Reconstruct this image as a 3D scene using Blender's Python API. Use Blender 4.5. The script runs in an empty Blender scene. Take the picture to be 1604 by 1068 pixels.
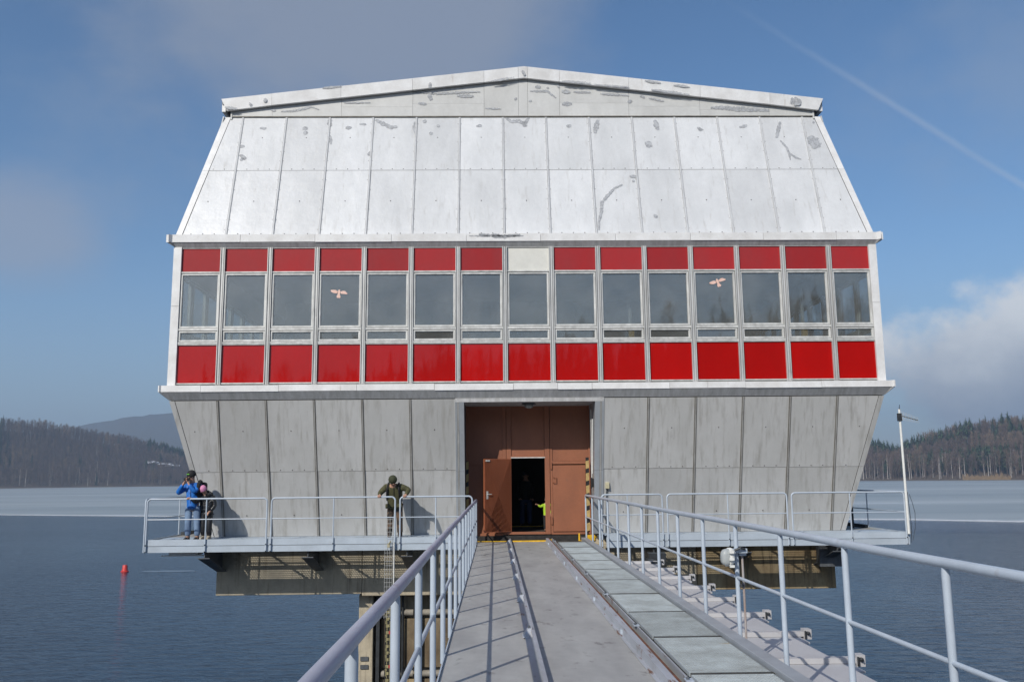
import bpy, bmesh, math, random
import numpy as np
from mathutils import Vector, Matrix
from mathutils import noise as mn
R=math.radians
rnd=random.Random(7)
scene=bpy.context.scene
COL=scene.collection
# ------------------------------------------------------------------ camera, world, sun, exposure
CAMP=Vector((-0.88212,-22.0986,1.6)); YAW,PIT,ROL=0.0204950,0.1553613,-0.0096415; FPX=1380.8
cy_,sy_=math.cos(YAW),math.sin(YAW)
cF=Vector((sy_*math.cos(PIT),cy_*math.cos(PIT),math.sin(PIT)))
r0=Vector((cy_,-sy_,0)); u0=r0.cross(cF)
cR=r0*math.cos(ROL)+u0*math.sin(ROL); cU=-r0*math.sin(ROL)+u0*math.cos(ROL)
cam=bpy.data.cameras.new("camera"); cam.sensor_width=36; cam.lens=36*FPX/1604; cam.clip_start=.05; cam.clip_end=20000
camo=bpy.data.objects.new("camera",cam); COL.objects.link(camo)
camo.matrix_world=Matrix(((cR.x,cU.x,-cF.x,CAMP.x),(cR.y,cU.y,-cF.y,CAMP.y),(cR.z,cU.z,-cF.z,CAMP.z),(0,0,0,1)))
scene.camera=camo
def ray(u,v): return cF+cR*((u-802)/FPX)-cU*((v-534)/FPX)
def at(u,v,X=None,Y=None,Z=None):
    d=ray(u,v)
    t=(X-CAMP.x)/d.x if X is not None else (Y-CAMP.y)/d.y if Y is not None else (Z-CAMP.z)/d.z
    return CAMP+d*t
def atplane(u,v,p,n):
    d=ray(u,v); t=(Vector(p)-CAMP).dot(n)/d.dot(n); return CAMP+d*t

SUNDIR=Vector((-.425,-.718,.552)).normalized()      # towards the sun
SKY_STR=.11; SUN_STR=4.2; EXPO=0.0
world=bpy.data.worlds.new("World"); scene.world=world; world.use_nodes=True
wn=world.node_tree; wn.nodes.clear(); WL=wn.links
def N(t,**k):
    n=wn.nodes.new(t)
    for a,b in k.items(): setattr(n,a,b)
    return n
def wmath(op,a,b=None,c=None,clamp=False):
    n=N('ShaderNodeMath',operation=op,use_clamp=clamp)
    for i,x in enumerate((a,b,c)):
        if x is None: continue
        if isinstance(x,(int,float)): n.inputs[i].default_value=x
        else: WL.new(x,n.inputs[i])
    return n.outputs[0]
sky=N('ShaderNodeTexSky'); sky.sky_type='NISHITA'; sky.sun_disc=False
sky.sun_elevation=math.asin(SUNDIR.z); sky.sun_rotation=math.atan2(SUNDIR.x,SUNDIR.y)%(2*math.pi)
sky.altitude=500; sky.air_density=1.0; sky.dust_density=.9; sky.ozone_density=2.2
tc=N('ShaderNodeTexCoord'); sep=N('ShaderNodeSeparateXYZ'); WL.new(tc.outputs['Generated'],sep.inputs[0])
x_,y_,z_=sep.outputs
azn=wmath('MULTIPLY',wmath('ARCTAN2',x_,y_),180/math.pi)
eln=wmath('MULTIPLY',wmath('ARCSINE',z_),180/math.pi)
def wnoise(scale,detail=6,sx=1,sz=1,off=0,rough=.55,dist=0):
    m=N('ShaderNodeMapping'); m.inputs['Scale'].default_value=(sx,sx,sz); m.inputs['Location'].default_value=(off,off*.7,off*.3)
    WL.new(tc.outputs['Generated'],m.inputs[0])
    n=N('ShaderNodeTexNoise'); n.inputs['Scale'].default_value=scale; n.inputs['Detail'].default_value=detail; n.inputs['Roughness'].default_value=rough; n.inputs['Distortion'].default_value=dist
    WL.new(m.outputs[0],n.inputs['Vector']); return n.outputs['Fac']
def sstep(v,a,b):
    n=N('ShaderNodeMapRange',interpolation_type='SMOOTHSTEP'); WL.new(v,n.inputs['Value']); n.inputs['From Min'].default_value=a; n.inputs['From Max'].default_value=b
    return n.outputs[0]
def blob(az,el,ra,re):   # 1 at the centre of an elliptic cloud bank, 0 at its rim
    a=wmath('DIVIDE',wmath('SUBTRACT',azn,az),ra); e=wmath('DIVIDE',wmath('SUBTRACT',eln,el),re)
    return wmath('SUBTRACT',1.0,wmath('SQRT',wmath('ADD',wmath('MULTIPLY',a,a),wmath('MULTIPLY',e,e))))
def wmix(f,a,b):
    m=N('ShaderNodeMix',data_type='RGBA'); WL.new(f,m.inputs[0])
    for i,x in ((6,a),(7,b)):
        if isinstance(x,tuple): m.inputs[i].default_value=(*x,1)
        else: WL.new(x,m.inputs[i])
    return m.outputs[2]
nbig=wnoise(3.2,7,1,1.6,3.1); nfine=wnoise(9,8,1,1.3,8.2,.6)
K=1/SKY_STR
def CC(r,g,b): return (r*K,g*K,b*K)
hs_=N('ShaderNodeHueSaturation'); hs_.inputs['Saturation'].default_value=1.16; hs_.inputs['Value'].default_value=1.08; WL.new(sky.outputs[0],hs_.inputs['Color']); c=hs_.outputs[0]
hz=wmath('MULTIPLY',sstep(eln,15,-1),.62)
c=wmix(hz,c,CC(.225,.305,.465))                        # pale air low down, all the way round
thin=wmath('MULTIPLY',sstep(nbig,.50,.74),.30); c=wmix(thin,c,CC(.34,.39,.47))
g1=wmath('ADD',blob(-7,29.5,24,9.5),wmath('MULTIPLY',wmath('SUBTRACT',nbig,.5),1.5))
c=wmix(wmath('MULTIPLY',sstep(g1,-.02,.62),.82),c,CC(.27,.315,.405))
g2=wmath('ADD',blob(-29,14,7,4.5),wmath('MULTIPLY',wmath('SUBTRACT',nbig,.5),1.6))
c=wmix(wmath('MULTIPLY',sstep(g2,.0,.8),.6),c,CC(.33,.37,.46))
g3=wmath('ADD',blob(33,6.6,12,5.0),wmath('MULTIPLY',wmath('SUBTRACT',nfine,.5),1.5))
cumc=wmix(sstep(wmath('ADD',eln,wmath('MULTIPLY',wmath('SUBTRACT',nfine,.5),9)),3.0,9.0),CC(.37,.41,.50),CC(.84,.86,.88))
c=wmix(wmath('MULTIPLY',sstep(g3,.02,.38),.88),c,cumc)
def vdir(u,v): return ray(u,v).normalized()
cn=vdir(1150,10).cross(vdir(1604,292)).normalized()
dt=N('ShaderNodeVectorMath',operation='DOT_PRODUCT'); WL.new(tc.outputs['Generated'],dt.inputs[0]); dt.inputs[1].default_value=cn
ca=wmath('ABSOLUTE',wmath('ADD',dt.outputs['Value'],wmath('MULTIPLY',wmath('SUBTRACT',nfine,.5),.004)))
con=wmath('MULTIPLY',sstep(ca,.0052,.0),wmath('MULTIPLY',sstep(azn,14,29),wmath('ADD',.04,wmath('MULTIPLY',nfine,.30))))
c=wmix(con,c,CC(.55,.6,.68))
bg=N('ShaderNodeBackground'); WL.new(c,bg.inputs['Color']); bg.inputs['Strength'].default_value=SKY_STR
wo=N('ShaderNodeOutputWorld'); WL.new(bg.outputs[0],wo.inputs['Surface'])
sl=bpy.data.lights.new("sun",'SUN'); sl.energy=SUN_STR; sl.angle=R(.53); sl.color=(1,.95,.87)
so=bpy.data.objects.new("sun",sl); COL.objects.link(so); so.rotation_euler=(-SUNDIR).to_track_quat('-Z','Y').to_euler(); so.location=(-40,-70,60)
vs=scene.view_settings; vs.view_transform='Standard'; vs.look='None'; vs.exposure=EXPO; vs.gamma=1; vs.use_curve_mapping=False
scene.cycles.max_bounces=8; scene.cycles.transparent_max_bounces=16; scene.cycles.volume_bounces=0
scene.cycles.use_denoising=True

# ------------------------------------------------------------------ materials
MATS={}
def newmat(name):
    m=bpy.data.materials.new(name); m.use_nodes=True; m.node_tree.nodes.clear(); return m,m.node_tree
def mat(name,col,rough=.6,metal=0,var=.12,scale=3,stretch=(1,1,1),col2=None,bump=0,bscale=None,rand=0,spec=.5,detail=6,lo=.35,hi=.7,coat=0,streak=None,alpha=None,bstretch=None):
    """paint / metal / concrete: base colour broken up by two noises, an optional streak colour and per-piece variation"""
    if name in MATS: return MATS[name]
    m,t=newmat(name); L=t.links; A=t.nodes.new
    out=A('ShaderNodeOutputMaterial'); p=A('ShaderNodeBsdfPrincipled'); L.new(p.outputs[0],out.inputs[0])
    p.inputs['Roughness'].default_value=rough; p.inputs['Metallic'].default_value=metal; p.inputs['Specular IOR Level'].default_value=spec
    p.inputs['Coat Weight'].default_value=coat; p.inputs['Coat Roughness'].default_value=.02
    co=A('ShaderNodeTexCoord'); oi=A('ShaderNodeObjectInfo')
    addv=A('ShaderNodeVectorMath'); addv.operation='ADD'; L.new(co.outputs['Object'],addv.inputs[0])
    rv=A('ShaderNodeVectorMath'); rv.operation='SCALE'; rv.inputs[3].default_value=37; 
    cb=A('ShaderNodeCombineXYZ'); L.new(oi.outputs['Random'],cb.inputs[0]); L.new(oi.outputs['Random'],cb.inputs[2]); L.new(cb.outputs[0],rv.inputs[0]); L.new(rv.outputs[0],addv.inputs[1])
    def nz(sc,st,de=detail,ro=.6):
        mp=A('ShaderNodeMapping'); mp.inputs['Scale'].default_value=st; L.new(addv.outputs[0],mp.inputs[0])
        n=A('ShaderNodeTexNoise'); n.inputs['Scale'].default_value=sc; n.inputs['Detail'].default_value=de; n.inputs['Roughness'].default_value=ro; L.new(mp.outputs[0],n.inputs['Vector']); return n.outputs['Fac']
    def rng(v,a,b,c0=0,c1=1):
        r=A('ShaderNodeMapRange'); L.new(v,r.inputs['Value'])
        for k,x in (('From Min',a),('From Max',b),('To Min',c0),('To Max',c1)): r.inputs[k].default_value=x
        return r.outputs[0]
    def mx(f,a,b,bt='MIX'):
        q=A('ShaderNodeMix'); q.data_type='RGBA'; q.blend_type=bt
        if isinstance(f,float): q.inputs[0].default_value=f
        else: L.new(f,q.inputs[0])
        for i,x in ((6,a),(7,b)):
            if isinstance(x,tuple): q.inputs[i].default_value=(*x,1)
            else: L.new(x,q.inputs[i])
        return q.outputs[2]
    c2=col2 if col2 else tuple(x*(1-2.2*var) for x in col)
    n1=nz(scale,stretch); cc=mx(rng(n1,lo,hi),col,c2)
    n2=nz(scale*7,(1,1,1),3)
    v=rng(n2,.3,.7,1-var*.5,1+var*.5)
    if rand:
        ad=A('ShaderNodeMath'); ad.operation='MULTIPLY'; L.new(v,ad.inputs[0]); L.new(rng(oi.outputs['Random'],0,1,1-rand,1+rand*.6),ad.inputs[1]); v=ad.outputs[0]
    g=A('ShaderNodeCombineXYZ')
    for i in range(3): L.new(v,g.inputs[i])
    cc=mx(1.0,cc,g.outputs[0],'MULTIPLY')
    if streak:
        scol,ssc,sst,slo,shi=streak
        cc=mx(rng(nz(ssc,sst),slo,shi),cc,scol)
    L.new(cc,p.inputs['Base Color'])
    if bump:
        bn=A('ShaderNodeBump'); bn.inputs['Strength'].default_value=1; bn.inputs['Distance'].default_value=bump
        L.new(nz(bscale or scale*3,bstretch or (1,1,1),4),bn.inputs['Height']); L.new(bn.outputs[0],p.inputs['Normal'])
    MATS[name]=m; return m
ROOF=mat('white_roof_sheet',(.655,.665,.67),.42,0,.05,1.3,(1,1,.35),(.55,.56,.565),bump=.02,bscale=1.6,rand=.09,streak=((.46,.455,.44),6,(1.8,1,.08),.56,.84))
GAB=mat('gable_sheet',(.60,.60,.58),.5,0,.06,1.5,(1,1,.5),(.50,.50,.48),bump=.006,bscale=2,rand=.05,streak=((.36,.33,.28),4,(1,1,.3),.66,.85))
TRIM=mat('white_trim',(.76,.76,.75),.4,0,.06,2.5,(1,1,1),(.62,.61,.59),bump=.004,bscale=3,rand=.05,streak=((.30,.22,.14),2.2,(1.5,1,.25),.66,.86))
SOFF=mat('soffit_sheet',(.56,.56,.56),.5,0,.1,3,(3,1,.3),(.40,.40,.39),rand=.06)
ALU=mat('aged_aluminium_sheet',(.54,.54,.53),.44,.15,.04,.9,(1,1,.4),(.455,.455,.44),bump=.010,bscale=1.7,rand=.12,streak=((.32,.31,.285),4.5,(2,1,.045),.50,.80))
JAMB=mat('jamb_sheet',(.36,.385,.41),.45,.15,.06,2,(1,1,.4),(.28,.30,.32),rand=.05)
SEAM=mat('grimy_batten',(.24,.23,.20),.6,.1,.2,6,(1,1,.3),(.13,.12,.10))
RSEAM=mat('roof_batten',(.62,.63,.63),.5,0,.12,5,(1,1,.3),(.42,.42,.41))
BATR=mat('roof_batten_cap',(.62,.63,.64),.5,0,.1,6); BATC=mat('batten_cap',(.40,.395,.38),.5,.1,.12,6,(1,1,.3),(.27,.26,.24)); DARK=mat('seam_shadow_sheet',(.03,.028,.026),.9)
FRAME=mat('window_aluminium',(.68,.68,.65),.38,.1,.10,6,(1,1,.4),(.42,.42,.40),rand=.05)
MULL=mat('mullion_aluminium',(.62,.62,.60),.42,.2,.12,6,(1,1,.2),(.45,.45,.43),rand=.08,streak=((.24,.24,.24),3,(1,1,.6),.64,.75))
REDU=mat('upper_red_enamel',(.36,.020,.020),.4,0,.08,1.5,(1,1,.5),(.31,.03,.03),rand=.14,coat=.35,spec=.12)  # upper panels, a duller red than the lower ones
REDL=mat('red_enamel',(.41,.004,.003),.35,0,.05,1.5,(1,1,.5),(.36,.004,.003),rand=.12,coat=.75,spec=.08)
WHITEP=mat('cream_panel',(.66,.655,.60),.5,0,.05,4)
SMEAR=mat('grey_sealant',(.44,.455,.47),.6,0,.12,9,(1,1,1),(.45,.46,.48))
def soften(m):
    t=m.node_tree; o=[n for n in t.nodes if n.type=='OUTPUT_MATERIAL'][0]; p=[n for n in t.nodes if n.type=='BSDF_PRINCIPLED'][0]
    co=t.nodes.new('ShaderNodeTexCoord'); n=t.nodes.new('ShaderNodeTexNoise'); n.inputs['Scale'].default_value=9; n.inputs['Detail'].default_value=4; t.links.new(co.outputs['Object'],n.inputs['Vector'])
    r=t.nodes.new('ShaderNodeMapRange'); t.links.new(n.outputs['Fac'],r.inputs[0]); r.inputs[1].default_value=.26; r.inputs[2].default_value=.60; r.inputs[4].default_value=.9
    t.links.new(r.outputs[0],p.inputs['Alpha'])
soften(SMEAR)
BOLT=mat('rusty_bolt',(.05,.04,.035),.7)
BLUEG=mat('blue_grey_paint',(.45,.51,.575),.36,0,.05,2.5,(1,1,1),(.38,.43,.49),rand=.05,spec=.5,streak=((.34,.34,.35),6,(1,1,1),.66,.78))
BLUED=mat('blue_grey_beam_paint',(.44,.50,.56),.45,0,.06,2,(1,1,1),(.37,.42,.47),rand=.04,streak=((.30,.30,.30),7,(1,1,.5),.66,.8))
DECK=mat('grey_deck_paint',(.40,.395,.375),.55,0,.09,1.3,(2,.6,1),(.30,.295,.285),bump=.002,bscale=14,streak=((.13,.12,.115),3.6,(1.6,.9,1),.60,.74))
TRACK=mat('grey_track_paint',(.40,.42,.46),.45,0,.1,4,(1,.3,1),(.30,.31,.33),streak=((.15,.065,.03),6,(4,.5,1),.60,.68))
RUST=mat('rust',(.20,.075,.035),.85,0,.3,9)
OLIVE=mat('olive_groove',(.17,.15,.03),.7)
GALV=mat('galvanised_grating',(.47,.52,.54),.5,.2,.14,3,(1,1,1),(.32,.345,.35),rand=.22,streak=((.36,.31,.22),3,(.3,2,1),.66,.8))
PLATE=mat('mauve_grey_plate',(.48,.472,.475),.5,0,.05,1.5,(1,1,1),(.42,.412,.415),streak=((.27,.24,.23),6,(1,1,1),.66,.8),rand=.05)
BROWN=mat('brown_gate_paint',(.29,.105,.050),.55,0,.08,2,(1,1,.5),(.235,.086,.042),bump=.002,bscale=6,rand=.03,streak=((.16,.09,.065),4,(1,1,.6),.64,.82))
LEAF=mat('brown_door_paint',(.33,.10,.042),.5,0,.08,2,(1,1,.5),(.28,.088,.04))
HAZY=mat('faded_hazard_yellow',(.48,.34,.13),.6,0,.2,8); YEL=mat('yellow_paint',(.75,.44,.015),.5,0,.15,8)
BLACK=mat('black_paint',(.012,.012,.012),.5)
CONC=mat('old_concrete',(.48,.415,.30),.85,0,.14,1.4,(1,1,.5),(.29,.26,.20),bump=.012,bscale=9,streak=((.17,.14,.10),4,(2.2,1,.16),.54,.76))
CONC2=mat('rust_stained_concrete',(.40,.32,.19),.85,0,.2,1.6,(1,1,.4),(.22,.14,.065),bump=.01,bscale=9,streak=((.07,.055,.04),5,(2,1,.15),.52,.72))
DSTEEL=mat('dark_steel',(.05,.055,.06),.5,.3,.2,5)
STEEL=mat('steel_bracket',(.12,.13,.14),.5,.2,.2,5)
PLASTER=mat('room_plaster',(.40,.40,.38),.9)
RFLOOR=mat('room_floor',(.16,.16,.15),.7)
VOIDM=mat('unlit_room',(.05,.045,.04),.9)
LAMPW=mat('lamp_white',(.74,.74,.70),.4,0,.06,10)
SKIN=mat('skin',(.52,.29,.20),.55,0,.05,20)
def cloth(n,c,**k): return mat(n,c,k.pop('rough',.8),0,.15,k.pop('scale',9),bump=.006,bscale=12,**k)

def glassmat():
    m,t=newmat('window_glass'); A=t.nodes.new; L=t.links
    out=A('ShaderNodeOutputMaterial'); tr=A('ShaderNodeBsdfTransparent'); tr.inputs[0].default_value=(.80,.84,.85,1)
    gl=A('ShaderNodeBsdfGlossy'); gl.inputs['Roughness'].default_value=.03; gl.inputs[0].default_value=(1,.98,.93,1)
    df=A('ShaderNodeBsdfDiffuse'); df.inputs[0].default_value=(.36,.36,.34,1)
    co=A('ShaderNodeTexCoord'); nt=A('ShaderNodeTexNoise'); nt.inputs['Scale'].default_value=1.8; nt.inputs['Detail'].default_value=6; L.new(co.outputs['Object'],nt.inputs['Vector'])
    mr=A('ShaderNodeMapRange'); L.new(nt.outputs['Fac'],mr.inputs[0]); mr.inputs[1].default_value=.35; mr.inputs[2].default_value=.75; mr.inputs[3].default_value=.13; mr.inputs[4].default_value=.25
    m1=A('ShaderNodeMixShader'); L.new(mr.outputs[0],m1.inputs[0]); L.new(tr.outputs[0],m1.inputs[1]); L.new(df.outputs[0],m1.inputs[2])
    fr=A('ShaderNodeLayerWeight'); fr.inputs['Blend'].default_value=.5; pw=A('ShaderNodeMath'); pw.operation='POWER'; pw.inputs[1].default_value=4; L.new(fr.outputs['Facing'],pw.inputs[0])
    ma=A('ShaderNodeMath'); ma.operation='MULTIPLY_ADD'; ma.inputs[1].default_value=.7; ma.inputs[2].default_value=.12; L.new(pw.outputs[0],ma.inputs[0]); ma.use_clamp=True
    m2=A('ShaderNodeMixShader'); L.new(ma.outputs[0],m2.inputs[0]); L.new(m1.outputs[0],m2.inputs[1]); L.new(gl.outputs[0],m2.inputs[2])
    bn=A('ShaderNodeBump'); bn.inputs['Distance'].default_value=.004; n2=A('ShaderNodeTexNoise'); n2.inputs['Scale'].default_value=.9; L.new(co.outputs['Object'],n2.inputs['Vector']); L.new(n2.outputs['Fac'],bn.inputs['Height']); L.new(bn.outputs[0],gl.inputs['Normal'])
    L.new(m2.outputs[0],out.inputs[0]); return m
GLASS=glassmat()

# ------------------------------------------------------------------ mesh helpers
class MB:
    def __init__(s): s.v=[]; s.f=[]; s.m=[]
    def face(s,idx,mi=0): s.f.append(tuple(idx)); s.m.append(mi)
    def box(s,x0,x1,y0,y1,z0,z1,mi=0):
        return s.hexa([(x0,y0,z0),(x1,y0,z0),(x1,y1,z0),(x0,y1,z0),(x0,y0,z1),(x1,y0,z1),(x1,y1,z1),(x0,y1,z1)],mi)
    def hexa(s,p,mi=0):
        b=len(s.v); s.v+= [tuple(q) for q in p]
        for f in ((0,3,2,1),(4,5,6,7),(0,1,5,4),(1,2,6,5),(2,3,7,6),(3,0,4,7)): s.face([b+i for i in f],mi)
        return s
    def slab(s,quad,th,mi=0):
        """quad = front face corners counter-clockwise seen from outside; th = thickness inwards"""
        q=[Vector(p) for p in quad]; n=(q[1]-q[0]).cross(q[-1]-q[0]).normalized()
        b=len(s.v); k=len(q); s.v+=[tuple(p) for p in q]+[tuple(p-n*th) for p in q]
        s.face(range(b,b+k),mi); s.face([b+2*k-1-i for i in range(k)],mi)
        for i in range(k):
            j=(i+1)%k; s.face((b+i,b+k+i,b+k+j,b+j),mi)
        return s
    def beam(s,a,b_,w,h,up=(0,0,1),mi=0):
        a=Vector(a); b_=Vector(b_); d=(b_-a).normalized(); up=Vector(up)
        if abs(d.dot(up))>.98: up=Vector((0,1,0))
        x=d.cross(up).normalized()*w/2; y=x.cross(d).normalized()*h/2
        return s.hexa([a-x-y,a+x-y,b_+x-y,b_-x-y,a-x+y,a+x+y,b_+x+y,b_-x+y],mi)
    def tube(s,pts,r,n=8,mi=0,cap=True):
        P=[Vector(p) for p in pts]; rs=r if isinstance(r,(list,tuple)) else [r]*len(P)
        b=len(s.v); ref=None
        for i,p in enumerate(P):
            d=(P[min(i+1,len(P)-1)]-P[max(i-1,0)]).normalized()
            if ref is None: ref=Vector((0,0,1)) if abs(d.z)<.9 else Vector((1,0,0))
            x=(ref-d*ref.dot(d)).normalized(); ref=x; y=d.cross(x)
            for k in range(n):
                a=2*math.pi*k/n; s.v.append(tuple(p+(x*math.cos(a)+y*math.sin(a))*rs[i]))
        for i in range(len(P)-1):
            for k in range(n):
                k2=(k+1)%n; s.face((b+i*n+k,b+i*n+k2,b+(i+1)*n+k2,b+(i+1)*n+k),mi)
        if cap: s.face([b+n-1-k for k in range(n)],mi); s.face([b+(len(P)-1)*n+k for k in range(n)],mi)
        return s
    def lathe(s,prof,c=(0,0,0),n=16,mi=0,ax=None,sx=1,sy=1):
        b=len(s.v); M=Matrix.Identity(3) if ax is None else Vector(ax).to_track_quat('Z','Y').to_matrix(); c=Vector(c)
        for r,z in prof:
            for k in range(n):
                a=2*math.pi*k/n; s.v.append(tuple(c+M@Vector((r*math.cos(a)*sx,r*math.sin(a)*sy,z))))
        for i in range(len(prof)-1):
            for k in range(n):
                k2=(k+1)%n; s.face((b+i*n+k,b+i*n+k2,b+(i+1)*n+k2,b+(i+1)*n+k),mi)
        s.face([b+n-1-k for k in range(n)],mi); s.face([b+(len(prof)-1)*n+k for k in range(n)],mi)
        return s
    def ell(s,c,r,n=10,rings=7,mi=0,M=None):
        c=Vector(c); b=len(s.v); M=M or Matrix.Identity(3)
        for i in range(rings+1):
            t=math.pi*i/rings; 
            for k in range(n):
                a=2*math.pi*k/n; s.v.append(tuple(c+M@Vector((r[0]*math.sin(t)*math.cos(a)+1e-5*math.cos(a),r[1]*math.sin(t)*math.sin(a)+1e-5*math.sin(a),-r[2]*math.cos(t)))))
        for i in range(rings):
            for k in range(n):
                k2=(k+1)%n; s.face((b+i*n+k,b+i*n+k2,b+(i+1)*n+k2,b+(i+1)*n+k),mi)
        s.face([b+n-1-k for k in range(n)],mi); s.face([b+rings*n+k for k in range(n)],mi)
        return s
    def mesh(s,name,mats,org=(0,0,0)):
        me=bpy.data.meshes.new(name); o=Vector(org)
        me.from_pydata([tuple(Vector(p)-o) for p in s.v],[],s.f)
        mats=mats if isinstance(mats,(list,tuple)) else [mats]
        for m in mats: me.materials.append(m)
        if len(mats)>1: me.polygons.foreach_set('material_index',s.m)
        me.update(); return me
def wloc(o):
    v=Vector(o.location)
    while o.parent: o=o.parent; v+=o.location
    return v
def smooth(me,ang=40):
    me.polygons.foreach_set('use_smooth',[True]*len(me.polygons)); me.update()
    try: me.set_sharp_from_angle(angle=R(ang))
    except Exception: pass
def link(name,me,parent=None,sm=False,bevel=0):
    o=bpy.data.objects.new(name,me); COL.objects.link(o)
    if parent: o.parent=parent
    if sm: smooth(me)
    if bevel:
        b=o.modifiers.new('bevel','BEVEL'); b.width=bevel; b.segments=2; b.limit_method='ANGLE'
    return o
def part(name,mb,mats,parent,sm=False,bevel=0,kind=None,label=None):
    o=link(name,mb.mesh(name,mats,wloc(parent)),parent,sm,bevel)
    if kind: o['kind']=kind
    if label: o['label']=label
    return o
def thing(name,label,cat,loc=(0,0,0),group=None,rz=0):
    o=bpy.data.objects.new(name,None); COL.objects.link(o); o.location=loc; o.rotation_euler=(0,0,rz); o.empty_display_size=.3
    o['label']=label; o['category']=cat
    if group: o['group']=group
    return o
def tag(o,label,cat,group=None):
    o['label']=label; o['category']=cat
    if group: o['group']=group
    return o
def struct(name,mb,mats,sm=False,kind='structure'):
    o=link(name,mb.mesh(name,mats) if isinstance(mb,MB) else mb,None,sm); o['kind']=kind; return o

# ------------------------------------------------------------------ water, ice, terrain
WZ=-5.4
def watermat(name,deep,b1,b2,rough,s1=1.1,s2=6.):
    m,t=newmat(name); A=t.nodes.new; L=t.links
    out=A('ShaderNodeOutputMaterial'); p=A('ShaderNodeBsdfPrincipled'); L.new(p.outputs[0],out.inputs[0])
    p.inputs['Base Color'].default_value=(*deep,1); p.inputs['Roughness'].default_value=rough; p.inputs['IOR'].default_value=1.33; p.inputs['Specular IOR Level'].default_value=.42
    co=A('ShaderNodeTexCoord'); mp=A('ShaderNodeMapping'); mp.inputs['Rotation'].default_value=(0,0,R(24)); mp.inputs['Scale'].default_value=(.45,1.0,1); L.new(co.outputs['Object'],mp.inputs[0])
    h=None
    for sc,de,w in ((s1,3,b1),(s2,4,b2)):
        n=A('ShaderNodeTexNoise'); n.inputs['Scale'].default_value=sc; n.inputs['Detail'].default_value=de; n.inputs['Distortion'].default_value=.5; L.new(mp.outputs[0],n.inputs['Vector'])
        q=A('ShaderNodeMath'); q.operation='MULTIPLY_ADD'; q.inputs[1].default_value=w; L.new(n.outputs['Fac'],q.inputs[0])
        if h: L.new(h,q.inputs[2])
        else: q.inputs[2].default_value=0
        h=q.outputs[0]
    wpn=A('ShaderNodeTexNoise'); wpn.inputs['Scale'].default_value=.022; wpn.inputs['Detail'].default_value=4; L.new(mp.outputs[0],wpn.inputs['Vector'])
    wr=A('ShaderNodeMapRange'); L.new(wpn.outputs['Fac'],wr.inputs[0]); wr.inputs[1].default_value=.35; wr.inputs[2].default_value=.65; wr.inputs[3].default_value=.55; wr.inputs[4].default_value=1.25
    wm=A('ShaderNodeMath'); wm.operation='MULTIPLY'; L.new(h,wm.inputs[0]); L.new(wr.outputs[0],wm.inputs[1]); h=wm.outputs[0]
    bn=A('ShaderNodeBump'); bn.inputs['Distance'].default_value=1; bn.inputs['Strength'].default_value=1; L.new(h,bn.inputs['Height']); L.new(bn.outputs[0],p.inputs['Normal'])
    return m
WATER=watermat('lake_water',(.010,.023,.042),.085,.016,.12,1.9,9.)
CALM=watermat('calm_water',(.005,.018,.055),.14,.02,.12,1.6,8.)
ICE=mat('lake_ice',(.235,.265,.265),.42,0,.05,.006,(.5,2.2,1),(.40,.42,.41),lo=.38,hi=.62,streak=((.62,.65,.68),.012,(.35,3.2,1),.60,.70),detail=8,spec=.4)
SNOW=mat('snow_edge',(.60,.63,.66),.7)
g=MB(); g.v=[(-6000,-60,WZ),(6000,-60,WZ),(6000,6000,WZ),(-6000,6000,WZ)]; g.face((0,1,2,3)); struct('water',g,WATER)
icel=[(-2500,700),(-700,390),(-300,262),(-114.5,187.5),(-75.7,170.4),(-30,152),(20,138),(65.5,119.6),(77.6,110.5),(120,82),(200,30),(420,-40),(3000,-60)]
g=MB(); k=len(icel)
g.v=[(x,y,WZ+.03) for x,y in icel]+[(x,y+5000,WZ+.03) for x,y in icel]
for i in range(k-1): g.face((i,i+1,k+i+1,k+i))
struct('ice',g,ICE)
g=MB()
for i in range(k-1):
    a,b=icel[i],icel[i+1]; nseg=24
    for j in range(nseg):
        t0,t1=j/nseg,(j+1)/nseg
        x0,y0=a[0]+(b[0]-a[0])*t0,a[1]+(b[1]-a[1])*t0; x1,y1=a[0]+(b[0]-a[0])*t1,a[1]+(b[1]-a[1])*t1
        def w(x): return (1.2 if x<30 else 2.9)*max(.15,1+1.3*mn.noise(Vector((x*.11,0,0)))+.8*mn.noise(Vector((x*.5,3,0))))
        g.slab([(x0,y0-.25,WZ+.07),(x1,y1-.25,WZ+.07),(x1,y1+w(x1),WZ+.07),(x0,y0+w(x0),WZ+.07)],.06)
struct('snow_ridge',g,SNOW)
g=MB(); pts=[(28,112),(36,93.5),(50.7,88.3),(63,86),(90,74),(150,40),(300,-20)]; top=[(28,136),(40,129.3),(55,123.4),(65.5,119.4),(77.6,110.3),(120,81.6),(400,-35)]
g.v=[(x,y,WZ+.006) for x,y in pts]+[(x,y,WZ+.006) for x,y in top]
for i in range(6): g.face((i,i+1,8+i,7+i))
struct('calm_water',g,CALM)
# thin ice floe beside the buoy
g=MB(); fl=[(-29.3,50.6),(-28,50.2),(-26.4,50.1),(-24.6,50.5),(-25.2,51.3),(-27.4,51.6),(-29,51.3)]
g.v=[(x,y,WZ+.012) for x,y in fl]; g.face(range(len(fl))); struct('ice_floe',g,mat('thin_ice',(.16,.19,.22),.3))

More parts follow.
